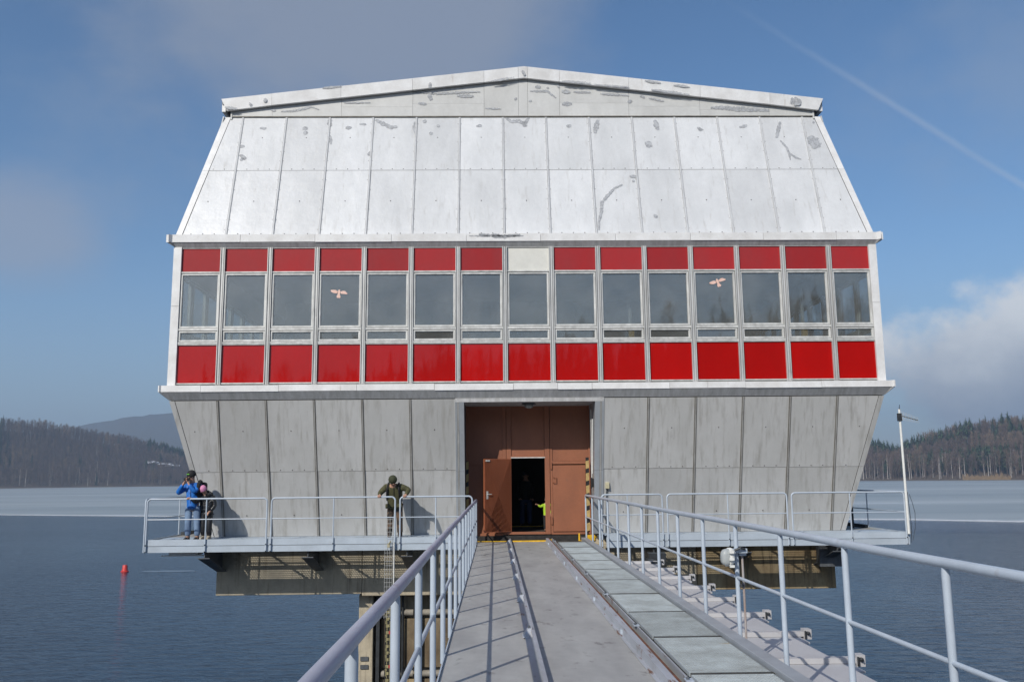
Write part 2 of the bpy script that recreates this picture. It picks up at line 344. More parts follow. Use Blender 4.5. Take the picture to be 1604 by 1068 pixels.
def interp(x,tab):
    if x<=tab[0][0]: return tab[0][1]
    for (a,b),(c_,d) in zip(tab,tab[1:]):
        if x<=c_:
            t=(x-a)/(c_-a); return b+(d-b)*t
    return tab[-1][1]
SHORE=[(-60,900),(-40,1500),(-31,1650),(-19,1800),(0,1900),(20,1420),(24,1330),(32,1250),(45,1000),(60,800)]
TOP=[(-60,5.0),(-40,4.6),(-28.7,3.75),(-27,3.55),(-22.4,2.85),(-20.5,2.35),(-19.3,1.95),(-10,1.7),(15,1.9),(22,2.15),(23.4,2.12),(24.6,1.70),(25.1,2.1),(26,2.45),(28.9,3.2),(31.1,3.35),(36,3.6),(60,4.5)]   # elevation of the skyline of tree tops
def ground_z(az,r):
    s=interp(az,SHORE); e=interp(az,TOP); D=s+300
    top=math.tan(R(e))*D+1.6-(27 if az<5 else 36)
    t=min(1,max(0,(r-s)/300)); t2=t*t*(3-2*t)*.55+t*.45
    return WZ+(.4 if t>0 else 0)+max(6,top-WZ)*t2
GRND=mat('woodland_floor',(.085,.062,.045),.95,0,.2,.02,(1,1,1),(.12,.09,.06))
V=[];F=[]
azs=np.arange(-60,60.01,1.0); rs=[-2,4,20,45,75,105,140,180,225,300,420,700]
for i,a in enumerate(azs):
    for j,dr_ in enumerate(rs):
        s=interp(a,SHORE); r=s+dr_
        V.append((CAMP.x+r*math.sin(R(a)),CAMP.y+r*math.cos(R(a)),ground_z(a,r) if j else WZ-1))
nr=len(rs)
for i in range(len(azs)-1):
    for j in range(nr-1): F.append((i*nr+j,i*nr+nr+j,i*nr+nr+j+1,i*nr+j+1))
g=MB(); g.v=V; g.f=F; g.m=[0]*len(F); struct('terrain',g,GRND,True)
# far wooded ridge
HILL=mat('distant_forest',(.075,.08,.075),.95,0,.25,.012,(1,1,1),(.085,.075,.055),bump=4,bscale=.05)
V=[];F=[]; FE=[(-60,2.2),(-40,2.6),(-28,2.9),(-25.5,3.15),(-24.6,3.38),(-22.5,3.85),(-20,4.15),(-14,4.3),(-5,3.6),(5,2.4),(20,1.4),(28,1.2),(60,1.0)]
azs=np.arange(-60,60.01,.4)
for i,a in enumerate(azs):
    e=interp(a,FE)
    for j,(r,f) in enumerate(((3900,0),(4200,.22),(4500,.5),(4800,.82),(5000,1),(5300,.9))):
        hh=(math.tan(R(e))*5000+1.6-WZ)*f
        hh+= (mn.noise(Vector((a*2.1,r*.01,0)))*10+mn.noise(Vector((a*9.,r*.02,0)))*3)*(f>0)
        V.append((CAMP.x+r*math.sin(R(a)),CAMP.y+r*math.cos(R(a)),WZ+hh))
for i in range(len(azs)-1):
    for j in range(5): F.append((i*6+j,i*6+6+j,i*6+6+j+1,i*6+j+1))
g=MB(); g.v=V; g.f=F; g.m=[0]*len(F); struct('hills',g,HILL,True)
# ------------------------------------------------------------------ trees
def treemat(n,c,c2): return mat(n,c,.9,0,.2,.15,(1,1,1),c2,rand=.28)
BARK=treemat('bare_twigs',(.155,.108,.085),(.10,.072,.06)); BIRCH=treemat('birch_bark',(.42,.39,.36),(.28,.26,.24)); 
SPR=treemat('spruce_needles',(.036,.066,.038),(.022,.042,.028)); LARCH=treemat('larch_twigs',(.165,.115,.075),(.12,.085,.06)); PINE=treemat('pine_needles',(.060,.105,.045),(.038,.07,.036))
def tri(mb,a,b,c_,mi): 
    k=len(mb.v); mb.v+=[tuple(a),tuple(b),tuple(c_)]; mb.face((k,k+1,k+2),mi)
def bare(seed,h,cw,ntw,wt,tk=1):
    r=random.Random(seed); mb=MB(); lean=Vector((r.uniform(-.03,.03)*h,r.uniform(-.03,.03)*h,0))
    mb.tube([(0,0,0),(lean.x*.3,lean.y*.3,h*.4),(lean.x,lean.y,h*.98)],[.013*h*tk,.009*h*tk,.003*h],4,0,False)
    for i in range(ntw):
        t=r.uniform(.30,1)**.8; a=r.uniform(0,6.283); rad=cw*math.sqrt(max(.04,1-((t-.62)/.42)**2))*r.uniform(.25,1.05)
        p0=Vector((lean.x*t,lean.y*t,h*(t-.12))); p1=Vector((math.cos(a)*rad+lean.x*t,math.sin(a)*rad+lean.y*t,h*min(1.02,t+r.uniform(-.03,.05))))
        if i%3: p0=p0.lerp(p1,r.uniform(.3,.8)); p1=p1+Vector((r.uniform(-1,1),r.uniform(-1,1),r.uniform(.2,1.6)))*.06*h
        w=Vector((r.uniform(-1,1),r.uniform(-1,1),r.uniform(-.4,.4))).normalized()*wt*h
        tri(mb,p0-w,p0+w,p1,1)
    return mb
def conifer(seed,h,cw,n,base=.08,mi=1,pine=False):
    r=random.Random(seed); mb=MB(); mb.tube([(0,0,0),(0,0,h)],[.012*h,.002*h],4,0,False)
    for i in range(n):
        t=base+(1-base)*(i/n); a=r.uniform(0,6.283)
        rad=cw*((1-t)**.8*(1.05-base)+.04) if not pine else cw*math.sin(math.pi*min(1,.15+(t-base)/(1-base)*.85))
        rad*=r.uniform(.55,1.1); d=Vector((math.cos(a),math.sin(a),0)); sd=Vector((-d.y,d.x,0))*rad*r.uniform(.30,.55)
        z=h*t; dr=-.03*h*(1-t) if not pine else .02*h
        p0=Vector((0,0,z+.035*h)); p1=d*rad+Vector((0,0,z+dr))
        tri(mb,p0,p1-sd,p1+sd,mi); tri(mb,p0+Vector((0,0,.02*h)),p1*.8-sd*.5+Vector((0,0,.035*h)),p1*.75+sd*.6-Vector((0,0,.02*h)),mi)
    return mb
KINDS={}
for kind,(fn,mats) in dict(
  bare_tree=(lambda s:bare(s,1,.20,190,.005),[BARK,BARK]), birch_tree=(lambda s:bare(s,1,.13,80,.0035,1.5),[BIRCH,BARK]),
  larch_tree=(lambda s:bare(s,1,.14,150,.0055),[BARK,LARCH]), spruce_tree=(lambda s:conifer(s,1,.17,75),[BARK,SPR]),
  pine_tree=(lambda s:conifer(s,1,.19,70,.30,1,True),[BARK,PINE])).items():
    KINDS[kind]=[(mb:=fn(100+i),mb.mesh(kind,mats)) for i in range(4)]
def polar(a,r): return (CAMP.x+r*math.sin(R(a)),CAMP.y+r*math.cos(R(a)))
TL=dict(bare_tree='bare brown tree on the %s far shore',birch_tree='bare birch with white trunk on the %s far shore',larch_tree='pale tan leafless larch on the %s far shore',spruce_tree='dark green spruce on the %s far shore',pine_tree='green broad-crowned pine on the %s far shore')
count={}
mass={k:[] for k in KINDS}
def put_tree(kind,a,r,h,side,single):
    if side=='right': h*=1.32
    x,y=polar(a,r); z=ground_z(a,r)-.3
    i=rnd.randrange(4); rz=rnd.uniform(0,6.28); w=rnd.uniform(.85,1.25)
    key=(kind,side); lim={'bare_tree':140,'birch_tree':150,'larch_tree':60,'spruce_tree':140,'pine_tree':80}[kind]
    if single and count.get(key,0)<lim:
        count[key]=count.get(key,0)+1
        o=link(kind,KINDS[kind][i][1]); o.location=(x,y,z); o.rotation_euler=(0,0,rz); o.scale=(h*w,h*w,h)
        wh=' near the waterline' if r-interp(a,SHORE)<90 else ' along the skyline'
        tag(o,TL[kind]%side+wh,'tree','%s on the %s far shore'%({'bare_tree':'bare trees','birch_tree':'birches','larch_tree':'larches','spruce_tree':'spruces','pine_tree':'pines'}[kind],side)+wh)
        o['category']={'bare_tree':'tree','birch_tree':'birch tree','larch_tree':'larch tree','spruce_tree':'spruce tree','pine_tree':'pine tree'}[kind]
    else: mass[kind].append((x,y,z,rz,h,w,i))
def wood(side,a0,a1,dens,mixf):
    rowd=np.concatenate([np.arange(5,60,7.),np.arange(60,230,9.),np.arange(230,300,5.)])
    cand=[]
    for dr_ in rowd:
        a=a0
        while a<a1:
            s=interp(a,SHORE); r=s+dr_+rnd.uniform(-4,4)
            cand.append((a,r,dr_)); a+=math.degrees(dens/r)*rnd.uniform(.6,1.5)
    for a,r,dr_ in cand: mixf(a,r,dr_)
vis=lambda a: -30.9<a<-18.3 or 22.4<a<33.6
def left_mix(a,r,d):
    k=rnd.random(); n=mn.noise(Vector((a*.8,d*.02,0))); n2=mn.noise(Vector((a*2.4,d*.03,5)))
    single=vis(a) and (d<75 or d>270)
    if d<12: put_tree('bare_tree',a,r,rnd.uniform(5,10),'left',False)
    elif k<(.10 if d<70 else .03): put_tree('birch_tree',a,r,rnd.uniform(20,30),'left',single)
    elif n2>.62 or (a<-28.8 and d>80 and k<.8) or k>.988 or (a>-21.3 and d>230 and k<.85): put_tree('pine_tree' if a>-22 else 'spruce_tree',a,r,rnd.uniform(22,36),'left',single)
    elif n<-.33: put_tree('larch_tree',a,r,rnd.uniform(22,33),'left',single)
    else: put_tree('bare_tree',a,r,rnd.uniform(19,30)*(1 if d>30 else .8),'left',single)
def right_mix(a,r,d):
    k=rnd.random(); n=mn.noise(Vector((a*.9,d*.018,2))); n2=mn.noise(Vector((a*1.6,d*.02,9)))
    single=vis(a) and (d<80 or d>260)
    if 28.0<a<29.9 and d<30: return
    if d<14: put_tree('bare_tree',a,r,rnd.uniform(4,9),'right',False)
    elif d<55 and k<.30: put_tree('birch_tree',a,r,rnd.uniform(19,27),'right',single)
    elif 45<d<130 and (n2>-.1 or a>27) and k<.75: put_tree('pine_tree',a,r,rnd.uniform(17,24),'right',single)
    elif 130<=d<190 and a>28.5 and k<.7: put_tree('larch_tree',a,r,rnd.uniform(20,28),'right',single)
    elif d>=190 and (n>.05 or k<.35 or a<26) and k<.8: put_tree('spruce_tree' if (k*10)%1<.45 else 'pine_tree',a,r,rnd.uniform(20,32),'right',single)
    elif n<-.3: put_tree('larch_tree',a,r,rnd.uniform(20,30),'right',single)
    else: put_tree('bare_tree',a,r,rnd.uniform(17,27)*(1 if d>30 else .7),'right',single)
wood('left',-34,-16,8.5,left_mix)
wood('right',20.5,36,9.5,right_mix)
def massobj(name,kind,lst,mats):
    vs_,fs_,ms_=[],[],[]; off=0
    for (x,y,z,rz,h,w,i) in lst:
        mb=KINDS[kind][i][0]; v=np.array(mb.v)*(h*w,h*w,h); c_,s_=math.cos(rz),math.sin(rz)
        v2=np.stack([v[:,0]*c_-v[:,1]*s_+x,v[:,0]*s_+v[:,1]*c_+y,v[:,2]+z],1); vs_.append(v2)
        fs_+= [tuple(q+off for q in f) for f in mb.f]; ms_+=mb.m; off+=len(v)
    if not vs_: return
    me=bpy.data.meshes.new(name); me.from_pydata(np.concatenate(vs_).tolist(),[],fs_)
    for m in mats: me.materials.append(m)
    me.polygons.foreach_set('material_index',ms_); me.update()
    o=link(name,me); o['kind']='stuff'; return o
for side in (0,):
    for kd,nm,lab,mats in (('bare_tree','bare_woodland','mass of bare brown trees filling the far shores',[BARK,BARK]),('birch_tree','birch_woodland','mass of thin pale birches within the far woods',[BIRCH,BARK]),('larch_tree','larch_woodland','mass of tan larches within the far woods',[BARK,LARCH]),('spruce_tree','spruce_woodland','mass of dark spruces within the far woods',[BARK,SPR]),('pine_tree','pine_woodland','mass of green pines within the far woods',[BARK,PINE])):
        o=massobj(nm,kd,mass[kd],mats)
        if o: tag(o,lab,'woodland')
# reeds on the right shore, snow in the left wood
REED=mat('dry_reeds',(.27,.19,.11),.9,0,.2,.3)
g=MB()
for i in range(2600):
    a=rnd.uniform(27.9,30.3) if i%4 else rnd.uniform(31,33); s=interp(a,SHORE); r=s+rnd.uniform(1,28); x,y=polar(a,r); z=ground_z(a,r)-.2
    h=rnd.uniform(1.5,5.0)*(1 if i%4 else .5)*(.5+.9*abs(mn.noise(Vector((a*4,0,0)))*2)); w=rnd.uniform(.25,.6); tri(g,(x-w,y,z),(x+w,y,z),(x+rnd.uniform(-.6,.6),y,z+h),0)
tag(struct('reed_bed',g,REED,kind='stuff'),'dry tan reeds along the right far shore','reeds')
g=MB()
for i in range(13):
    a=rnd.uniform(-21.6,-19); r=interp(a,SHORE)+rnd.uniform(116,132); x,y=polar(a,r); z=ground_z(a,r)+17+rnd.uniform(0,2); w=rnd.uniform(3,9)
    g.slab([(x-w,y,z),(x+w,y,z+rnd.uniform(-.5,.5)),(x+w,y+6,z+2.2),(x-w,y+6,z+2.2)],.5)
struct('snow_patches',g,SNOW)
# the land behind the camera: dam bank and a wooded slope, mirrored in the panels and windows
g=MB(); V=[];F=[]
azs=np.arange(95,266,5.); BT=[(95,6),(130,9),(150,11.3),(165,10.2),(172,8.7),(180,8.2),(188,7.0),(196,6.1),(202,5.6),(215,6),(265,6)]
BR=[(52,0),(60,.02),(150,.05),(200,.3),(260,.75),(300,1),(420,1.02)]
def back_z(a,f): return -1.2+max(2,5+math.tan(R(interp(a,BT)))*322-16)*f
for a in azs:
    for j,(r,f) in enumerate(BR):
        x,y=r*math.sin(R(a)),r*math.cos(R(a)); V.append((x-.9,min(y,-38) if j==0 else y-20,WZ-1 if j==0 else back_z(a,f)))
for i in range(len(azs)-1):
    for j in range(len(BR)-1): F.append((i*7+j,i*7+j+1,i*7+8+j,i*7+7+j))
g.v=V; g.f=F; g.m=[0]*len(F); struct('dam_bank',g,GRND,True)
lst=[];lst2=[]
for i in range(1500):
    a=rnd.uniform(140,222); f=rnd.uniform(.12,1.02); r=150+f*150; z=back_z(a,interp(r,[(b[0],b[1]) for b in BR]))
    (lst if rnd.random()<.7 else lst2).append((r*math.sin(R(a))-.9,r*math.cos(R(a))-20,z-1,rnd.uniform(0,6),rnd.uniform(13,22)*(1.25 if rnd.random()<.08 else 1),rnd.uniform(.9,1.3),rnd.randrange(4)))
o=massobj('spruce_wood_behind','spruce_tree',lst,[BARK,SPR]); tag(o,'dark spruce wood on the bank behind the viewer','woodland')
o=massobj('bare_wood_behind','bare_tree',lst2,[BARK,BARK]); tag(o,'bare wood on the bank behind the viewer','woodland')
g=MB(); g.box(-6000,6000,-6000,-436,-1.4,-1.0); struct('ground',g,GRND)

# ------------------------------------------------------------------ haze
g=MB(); g.box(-6100,6100,-6100,6100,WZ-1.5,430)
hm,ht=newmat('haze'); pv=ht.nodes.new('ShaderNodeVolumePrincipled'); ho=ht.nodes.new('ShaderNodeOutputMaterial'); ht.links.new(pv.outputs[0],ho.inputs['Volume'])
pv.inputs['Color'].default_value=(.62,.79,1,1); pv.inputs['Density'].default_value=.00021; pv.inputs['Anisotropy'].default_value=.2
ho_=struct('haze',g,hm,kind='stuff')

# ================================================================== THE INTAKE BUILDING
HX=9.0; DEP=12.0; HYC=DEP/2
B=thing('gatehouse','white, red and grey sheet-clad gatehouse with a gabled roof above the lake','building',(0,HYC,0))
# facade frames: s = along the face (left to right seen from outside), d = inwards, z = up
def fr_front(s,d,z): return Vector((s,d,z))
def fr_back(s,d,z): return Vector((-s,DEP-d,z))
def fr_left(s,d,z): return Vector((-HX+d,HYC-s,z))
def fr_right(s,d,z): return Vector((HX-d,HYC+s,z))
ZC0,ZC1=3.81,3.97; ZU0,ZU1=7.64,7.84
zr=[4.02,5.00,5.09,5.36,5.44,6.84,6.90,7.50]
def facade(T,half,nb,front):
    x0=-nb*.6; seams=[x0+1.2*k for k in range(nb+1)]     # seams[0], seams[-1] are the corners
    inner=seams[1:-1]
    def qs(pts): return [T(*p) for p in pts]
    def tbox(mb,s0,s1,d0,d1,z0,z1,mi=0):
        c_=[T(s0,d0,z0),T(s1,d0,z0),T(s1,d1,z0),T(s0,d1,z0),T(s0,d0,z1),T(s1,d0,z1),T(s1,d1,z1),T(s0,d1,z1)]; return mb.hexa(c_,mi)
    # --- band
    for k in range(nb):
        a=seams[k]+(.06 if k else .15); b=seams[k+1]-(.06 if k<nb-1 else .15)
        m=MB(); m.slab(qs([(a,.015,zr[7-1]),(b,.015,zr[6]),(b,.015,zr[7]),(a,.015,zr[7])]),.03)
        cream=front and k==7
        part('cream_panel' if cream else 'red_panel',m,WHITEP if cream else REDU,B,bevel=.004)
        m=MB(); m.slab(qs([(a,.015,zr[0]+.03),(b,.015,zr[0]+.03),(b,.015,zr[1]),(a,.015,zr[1])]),.03); part('red_panel',m,REDL,B,bevel=.004)
        # rails between the rows
        for d0,za,zb in ((-.02,zr[5]+.02,zr[6]-.005),(-.015,zr[0],zr[0]+.026),(-.02,zr[1]+.004,zr[1]+.03),(-.03,zr[1]+.034,zr[2]-.012),(-.03,zr[3]+.012,zr[4]-.012),(-.01,zr[7]+.004,zr[7]+.03)):
            m=MB(); tbox(m,a,b,d0,.06,za,zb); part('cross_rail',m,FRAME,B)
        for (za,zb) in ((zr[2],zr[3]),(zr[4],zr[5])):
            e=.012; f=.036; A_,B_=a+e,b-e; 
            m=MB(); tbox(m,A_,B_,-.012,.05,za,za+f); tbox(m,A_,B_,-.012,.05,zb-f,zb); tbox(m,A_,A_+f,-.012,.05,za+f,zb-f); tbox(m,B_-f,B_,-.012,.05,za+f,zb-f)
            i2=f+.012
            tbox(m,A_+f,B_-f,.004,.05,za+f,za+i2); tbox(m,A_+f,B_-f,.004,.05,zb-i2,zb-f); tbox(m,A_+f,A_+i2,.004,.05,za+i2,zb-i2); tbox(m,B_-i2,B_-f,.004,.05,za+i2,zb-i2)
            w=part('window',m,FRAME,B)
            tl_=[.025+rnd.uniform(-.006,.006) for _ in range(3)]; m=MB(); m.slab(qs([(A_+i2,tl_[0],za+i2),(B_-i2,tl_[1],za+i2),(B_-i2,tl_[1]+tl_[2]-tl_[0],zb-i2),(A_+i2,tl_[2],zb-i2)]),.008); part('pane',m,GLASS,w)
    for s in inner:
        m=MB(); tbox(m,s-.060,s+.060,-.004,.08,zr[0]-.04,zr[7]+.03)
        for q in (-.050,.050): tbox(m,s+q-.010,s+q+.010,-.050,-.004,zr[0]-.02,zr[7]+.02)
        tbox(m,s-.020,s+.020,-.036,-.004,zr[0]-.02,zr[7]+.02); part('mullion',m,MULL,B)
    # corner post (one half per face)
    for sg in (-1,1):
        m=MB(); z0,z1=zr[0]-.04,zr[7]+.03; s0,s1=sorted((sg*(half-.15),sg*(half+(.05 if T in (fr_front,fr_back) else -.001))))
        zm=6.0
        tbox(m,s0,s1,-.05,.06,z0,zm-.004); tbox(m,s0,s1,-.048,.06,zm+.004,z1); part('corner_post',m,TRIM,B)
    # solid wall behind the enamel panels
    m=MB(); tbox(m,-half+.16,half-.16,.05,.16,zr[0]-.35,zr[1]+.05); tbox(m,-half+.16,half-.16,.05,.16,zr[6]-.02,zr[7]+.25); part('inner_wall',m,PLASTER,B)
    # --- cornices (white sheet nosing with a grey soffit under it)
    for (c0,c1,seq,soff) in ((ZC0,ZC1,(-8.17,-6.25,-4.31,-2.38,-.41,.70,1.56,3.51,4.47,5.43,7.35),(zr[0]-.40)),(ZU0,ZU1,(-7.35,-5.45,-3.5,-1.58,.33,2.26,4.2,6.09,8.0),zr[7]+.03)):
        ov=.18 if c0<5 else .13; e=half+.22; cut=[-e]+[q for q in seq if abs(q)<e-.4]+[e]
        for a,b in zip(cut,cut[1:]):
            g1=0.004; m=MB(); jl,jr=(0 if a==-e else g1),(0 if b==e else g1); dz=rnd.uniform(-.006,.006)
            d0=-ov+rnd.uniform(-.003,.003)
            # nosing: mitred box
            def sx(v,d): return v if abs(v)<e-.001 else math.copysign(half-d*.22/ov if d<0 else half-d,v)
            P=[]
            for z in (c0+dz,c1+dz):
                for (v,d) in ((a+jl,d0),(b-jr,d0),(b-jr,.10),(a+jl,.10)): P.append(T(sx(v,d) if d<0 else sx(v,min(d,.10)),d,z))
            m.hexa(P); part('cornice_section',m,TRIM,B)
            zt,zb=c0-.004,7.515 if c0>5 else 3.62
            Q=[T(sx(a,0) if a>-e else -half,0.0 if c0<5 else -.012,zb),T(sx(b,0) if b<e else half,0.0 if c0<5 else -.012,zb),T(sx(b,-ov+.012),-ov+.012,zt),T(sx(a,-ov+.012),-ov+.012,zt)]
            m=MB(); m.slab(Q,.02); part('soffit_section',m,SOFF,B)
        # small lead on top of the nosing back to the wall
    # --- mansard and lower wall
    def plane(s,z,kind):       # inward offset of the cladding
        if T in (fr_front,fr_back): return .15+(z-7.97)*1.10/3.62 if kind=='roof' else (3.64-z)/3.38
        return -.055+(z-7.97)*.2044 if kind=='roof' else .005+(3.64-z)*.2426
    def edge(z,kind):
        if kind=='roof':
            e0,e1=(8.90,8.13) if T in (fr_front,fr_back) else (half-.17,half-1.26)
            return e0+(e1-e0)*(z-7.97)/3.62
        e0,e1=(8.86,8.05) if T in (fr_front,fr_back) else (half-.02,half-1.01)
        return e0+(e1-e0)*(3.64-z)/3.38
    # side walls are set in as far as the front sheet is
    for kind,z0,z1,zm,M,SM,bw in (('roof',7.855,11.575,9.85,ROOF,RSEAM,.018),('wall',.22,3.60,1.84,ALU,SEAM,.026)):
        n=Vector(T(0,0,0)-T(0,1,0)).normalized()
        for (za,zb) in ((z0,zm-.004),(zm+.004,z1)):
            for k in range(nb):
                a=seams[k]; b=seams[k+1]
                if front and kind=='wall' and k in (6,7,8): 
                    if k==7: continue
                    if k==6: b=-1.885
                    else: a=1.885
                gl=gr=(.0275 if kind=='roof' else .030)
                def lim(v,z): e=edge(z,kind); return max(-e,min(e,v))
                A0,A1=a+gl,b-gr
                if k==0: A0=-99
                if k==nb-1: A1=99
                if front and kind=='wall' and k==6: A1=b-.006
                if front and kind=='wall' and k==8: A0=a+.006
                pts=[(lim(A0,za),za),(lim(A1,za),za),(lim(A1,zb),zb),(lim(A0,zb),zb)]
                if k==0 and lim(A1,za)-pts[0][0]<.05 and lim(A1,zb)-pts[3][0]<.05: continue
                if min(abs(pts[1][0]-pts[0][0]),abs(pts[2][0]-pts[3][0]))<.02: continue
                ex=.006 if za==z0 else 0     # the lower row laps 6 mm behind
                tw=[rnd.uniform(-.004,.004) for _ in range(4)]
                m=MB(); m.slab([T(p[0],plane(p[0],p[1],kind)+ex+t_,p[1]) for p,t_ in zip(pts,tw)],.010)
                part('roof_panel' if kind=='roof' else 'wall_panel',m,M,B)
        # battens over the vertical seams, in two lengths
        for s in inner:
            if front and kind=='wall' and abs(s)<1: continue
            m=MB(); rails=((-.5,.5),)
            up=T(0,-1,0)-T(0,0,0)
            for off,w,hh,mi_ in ((0,.024,.032,1),(-.021,.009,.030,0),(.021,.009,.030,0)):
                m.beam(T(s+off,plane(0,z0,kind)-.005,z0),T(s+off,plane(0,z1,kind)-.005,z1),w,hh,up,mi_)
            part('batten',m,[SM,BATR if kind=='roof' else BATC],B)
        # corner sheets: the strip between the last panel and the arris, front half and return
        for sg in (-1,1):
            for (za,zb) in ((z0,zm-.003),(zm+.003,z1)):
                m=MB(); ax=0 if T in (fr_front,fr_back) else 1
                def cor(z): 
                    return 9.065-(z-7.97)*.2044 if kind=='roof' else 9.0-(3.64-z)*.2426
                p=[(edge(za,kind)+.012,za),(cor(za),za),(cor(zb),zb),(edge(zb,kind)+.012,zb)]
                if ax: continue
                pts=[T(sg*q[0],plane(0,q[1],kind)-.012,q[1]) for q in p]
                if sg<0: pts=pts[::-1]
                m.slab(pts,.012)
                part('corner_sheet',m,TRIM if kind=='roof' else ALU,B)
        # dark sheet behind the joints
        for pz in ((z0-.02,z1+.01),):
            za,zb=pz; 
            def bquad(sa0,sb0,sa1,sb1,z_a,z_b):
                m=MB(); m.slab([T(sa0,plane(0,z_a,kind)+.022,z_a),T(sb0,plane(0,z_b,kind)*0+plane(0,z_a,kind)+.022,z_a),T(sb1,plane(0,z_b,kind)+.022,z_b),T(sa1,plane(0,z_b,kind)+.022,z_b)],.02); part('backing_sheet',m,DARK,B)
            ea,eb=edge(za,kind),edge(zb,kind)
            ea+=(.10 if T in (fr_front,fr_back) else -.03); eb+=(.10 if T in (fr_front,fr_back) else -.03)
            if front and kind=='wall':
                bquad(-ea,-1.70,-eb,-1.70,za,zb); bquad(1.70,ea,1.70,eb,za,zb)
            else: bquad(-ea,ea,-eb,eb,za,zb)
    # rivets
    if front:
        m=MB()
        def rivet(s,z,kind,r=.011):
            d=plane(s,z,kind)
            m.lathe([(r*1.2,0),(r,.006),(r*.5,.010)],T(s,d-.002,z),6,0,(0,-1,0))
        for k in range(nb):
            for kind,zz in (('roof',(7.93,9.89)),('wall',(1.88,))):
                for z in zz:
                    for t in (.25,.5,.75):
                        s=seams[k]+1.2*t
                        if kind=='wall' and abs(s)<1.9: continue
                        if abs(s)<edge(z,kind)-.05: rivet(s,z,kind,.011)
            for kind,zz in (('roof',(8.9,10.9)),('wall',(.75,2.85))):
                for z in zz:
                    s=seams[k]+.6
                    if kind=='wall' and abs(s)<1.9: continue
                    if abs(s)<edge(z,kind)-.1: rivet(s,z,kind,.012)
            for s in (seams[k]+.05,seams[k]-.05):
                for i in range(12):
                    z=8.05+i*.30
                    if abs(s)<edge(z,'roof')-.05 and k and rnd.random()<.7: rivet(s,z,'roof',.006)
        part('rivets',m,BOLT,B,kind='stuff')
facade(fr_front,HX,15,True); facade(fr_back,HX,15,False); facade(fr_left,HYC,10,False); facade(fr_right,HYC,10,False)
# gable strips, eaves fascias and the roof sheets
APZ=13.01; EVZ=12.05; EX=8.38; YF=1.09
def roofz(x): return APZ-(APZ-EVZ)*abs(x)/EX
def fas(T,name='fascia_section'):
    cuts=[-EX,-7.0,-5.09,-3.11,-1.12,-.16,.10,.99,2.93,4.93,6.88,EX]
    for a,b in zip(cuts,cuts[1:]):
        a2,b2=a+(.003 if a>-EX else 0),b-(.003 if b<EX else 0)
        sub=[a2,b2] if a2*b2>0 else [a2,0,b2]
        m=MB(); j=rnd.uniform(-.004,.004)
        for u,v in zip(sub,sub[1:]):
            hb=.33
            def low(x): return (x*.982 if abs(x)>EX-.01 else x)
            P=[T(low(u),YF+.02+j,roofz(u)-hb),T(low(v),YF+.02+j,roofz(v)-hb),T(low(v),YF+.10,roofz(v)-hb),T(low(u),YF+.10,roofz(u)-hb),
               T(u,YF+j,roofz(u)),T(v,YF+j,roofz(v)),T(v,YF+.10,roofz(v)),T(u,YF+.10,roofz(u))]
            m.hexa(P)
        part(name,m,TRIM,B)
def gab(T):
    yg=1.22
    cuts=[-8.14,-7.0,-5.09,-3.11,-1.12,-.16,.10,.99,2.93,4.93,6.88,8.14]
    for a,b in zip(cuts,cuts[1:]):
        rows=[11.59]
        # a horizontal joint follows some way under the slope
        zt_a,zt_b=roofz(a)-.30,roofz(b)-.30; mid=(a+b)/2
        zj=11.60+(roofz(mid)-.3-11.60)*.42 if 1<abs(mid)<6 else None
        lay=[(11.59,11.59,zj,zj),(zj+.005,zj+.005,zt_a,zt_b)] if zj else [(11.59,11.59,zt_a,zt_b)]
        for li,(p,q,r_,s_) in enumerate(lay):
            a2,b2=a+.003,b-.003
            if li==0 and zj is None and a2*b2<0:
                m=MB(); m.slab([T(a2,yg,p),T(b2,yg,q),T(b2,yg,s_),T(0,yg,roofz(0)-.30),T(a2,yg,r_)],.012)
            else:
                m=MB(); m.slab([T(a2,yg+.004*li,p),T(b2,yg+.004*li,q),T(b2,yg+.004*li,max(s_,q+.03)),T(a2,yg+.004*li,max(r_,p+.03))],.012)
            part('gable_panel',m,GAB,B)
    m=MB(); m.slab([T(-8.14,yg-.012,11.575),T(8.14,yg-.012,11.575),T(8.14,yg-.012,11.60),T(-8.14,yg-.012,11.60)],.02); part('gable_flashing',m,SEAM,B)
    m=MB(); m.slab([T(-8.12,yg+.03,11.5),T(8.12,yg+.03,11.5),T(8.12,yg+.03,roofz(8.12)-.2),T(0,yg+.03,APZ-.2),T(-8.12,yg+.03,roofz(8.12)-.2)],.03); part('backing_sheet',m,DARK,B)
fas(fr_front); fas(fr_back); gab(fr_front); gab(fr_back)
ROOFTOP=mat('grey_roof_sheet',(.30,.30,.30),.7)
for sg in (-1,1):
    m=MB(); x=sg*EX
    q=[(0,YF+.06,APZ-.01),(x,YF+.06,EVZ-.01),(x,DEP-YF-.06,EVZ-.01),(0,DEP-YF-.06,APZ-.01)]
    if sg>0: q=q
    else: q=q[::-1]
    m.slab(q,.12) if sg>0 else m.slab(q,.12)
    part('roof_sheet',m,ROOFTOP,B)
    m=MB(); m.box(min(x,x-sg*.1),max(x,x-sg*.1),YF+.10,DEP-YF-.10,EVZ-.33,EVZ-.02); part('eaves_board',m,TRIM,B)
    m=MB(); m.box(min(sg*8.1,sg*8.14),max(sg*8.1,sg*8.14),1.2,DEP-1.2,11.5,EVZ-.1); part('eaves_wall',m,GAB,B)
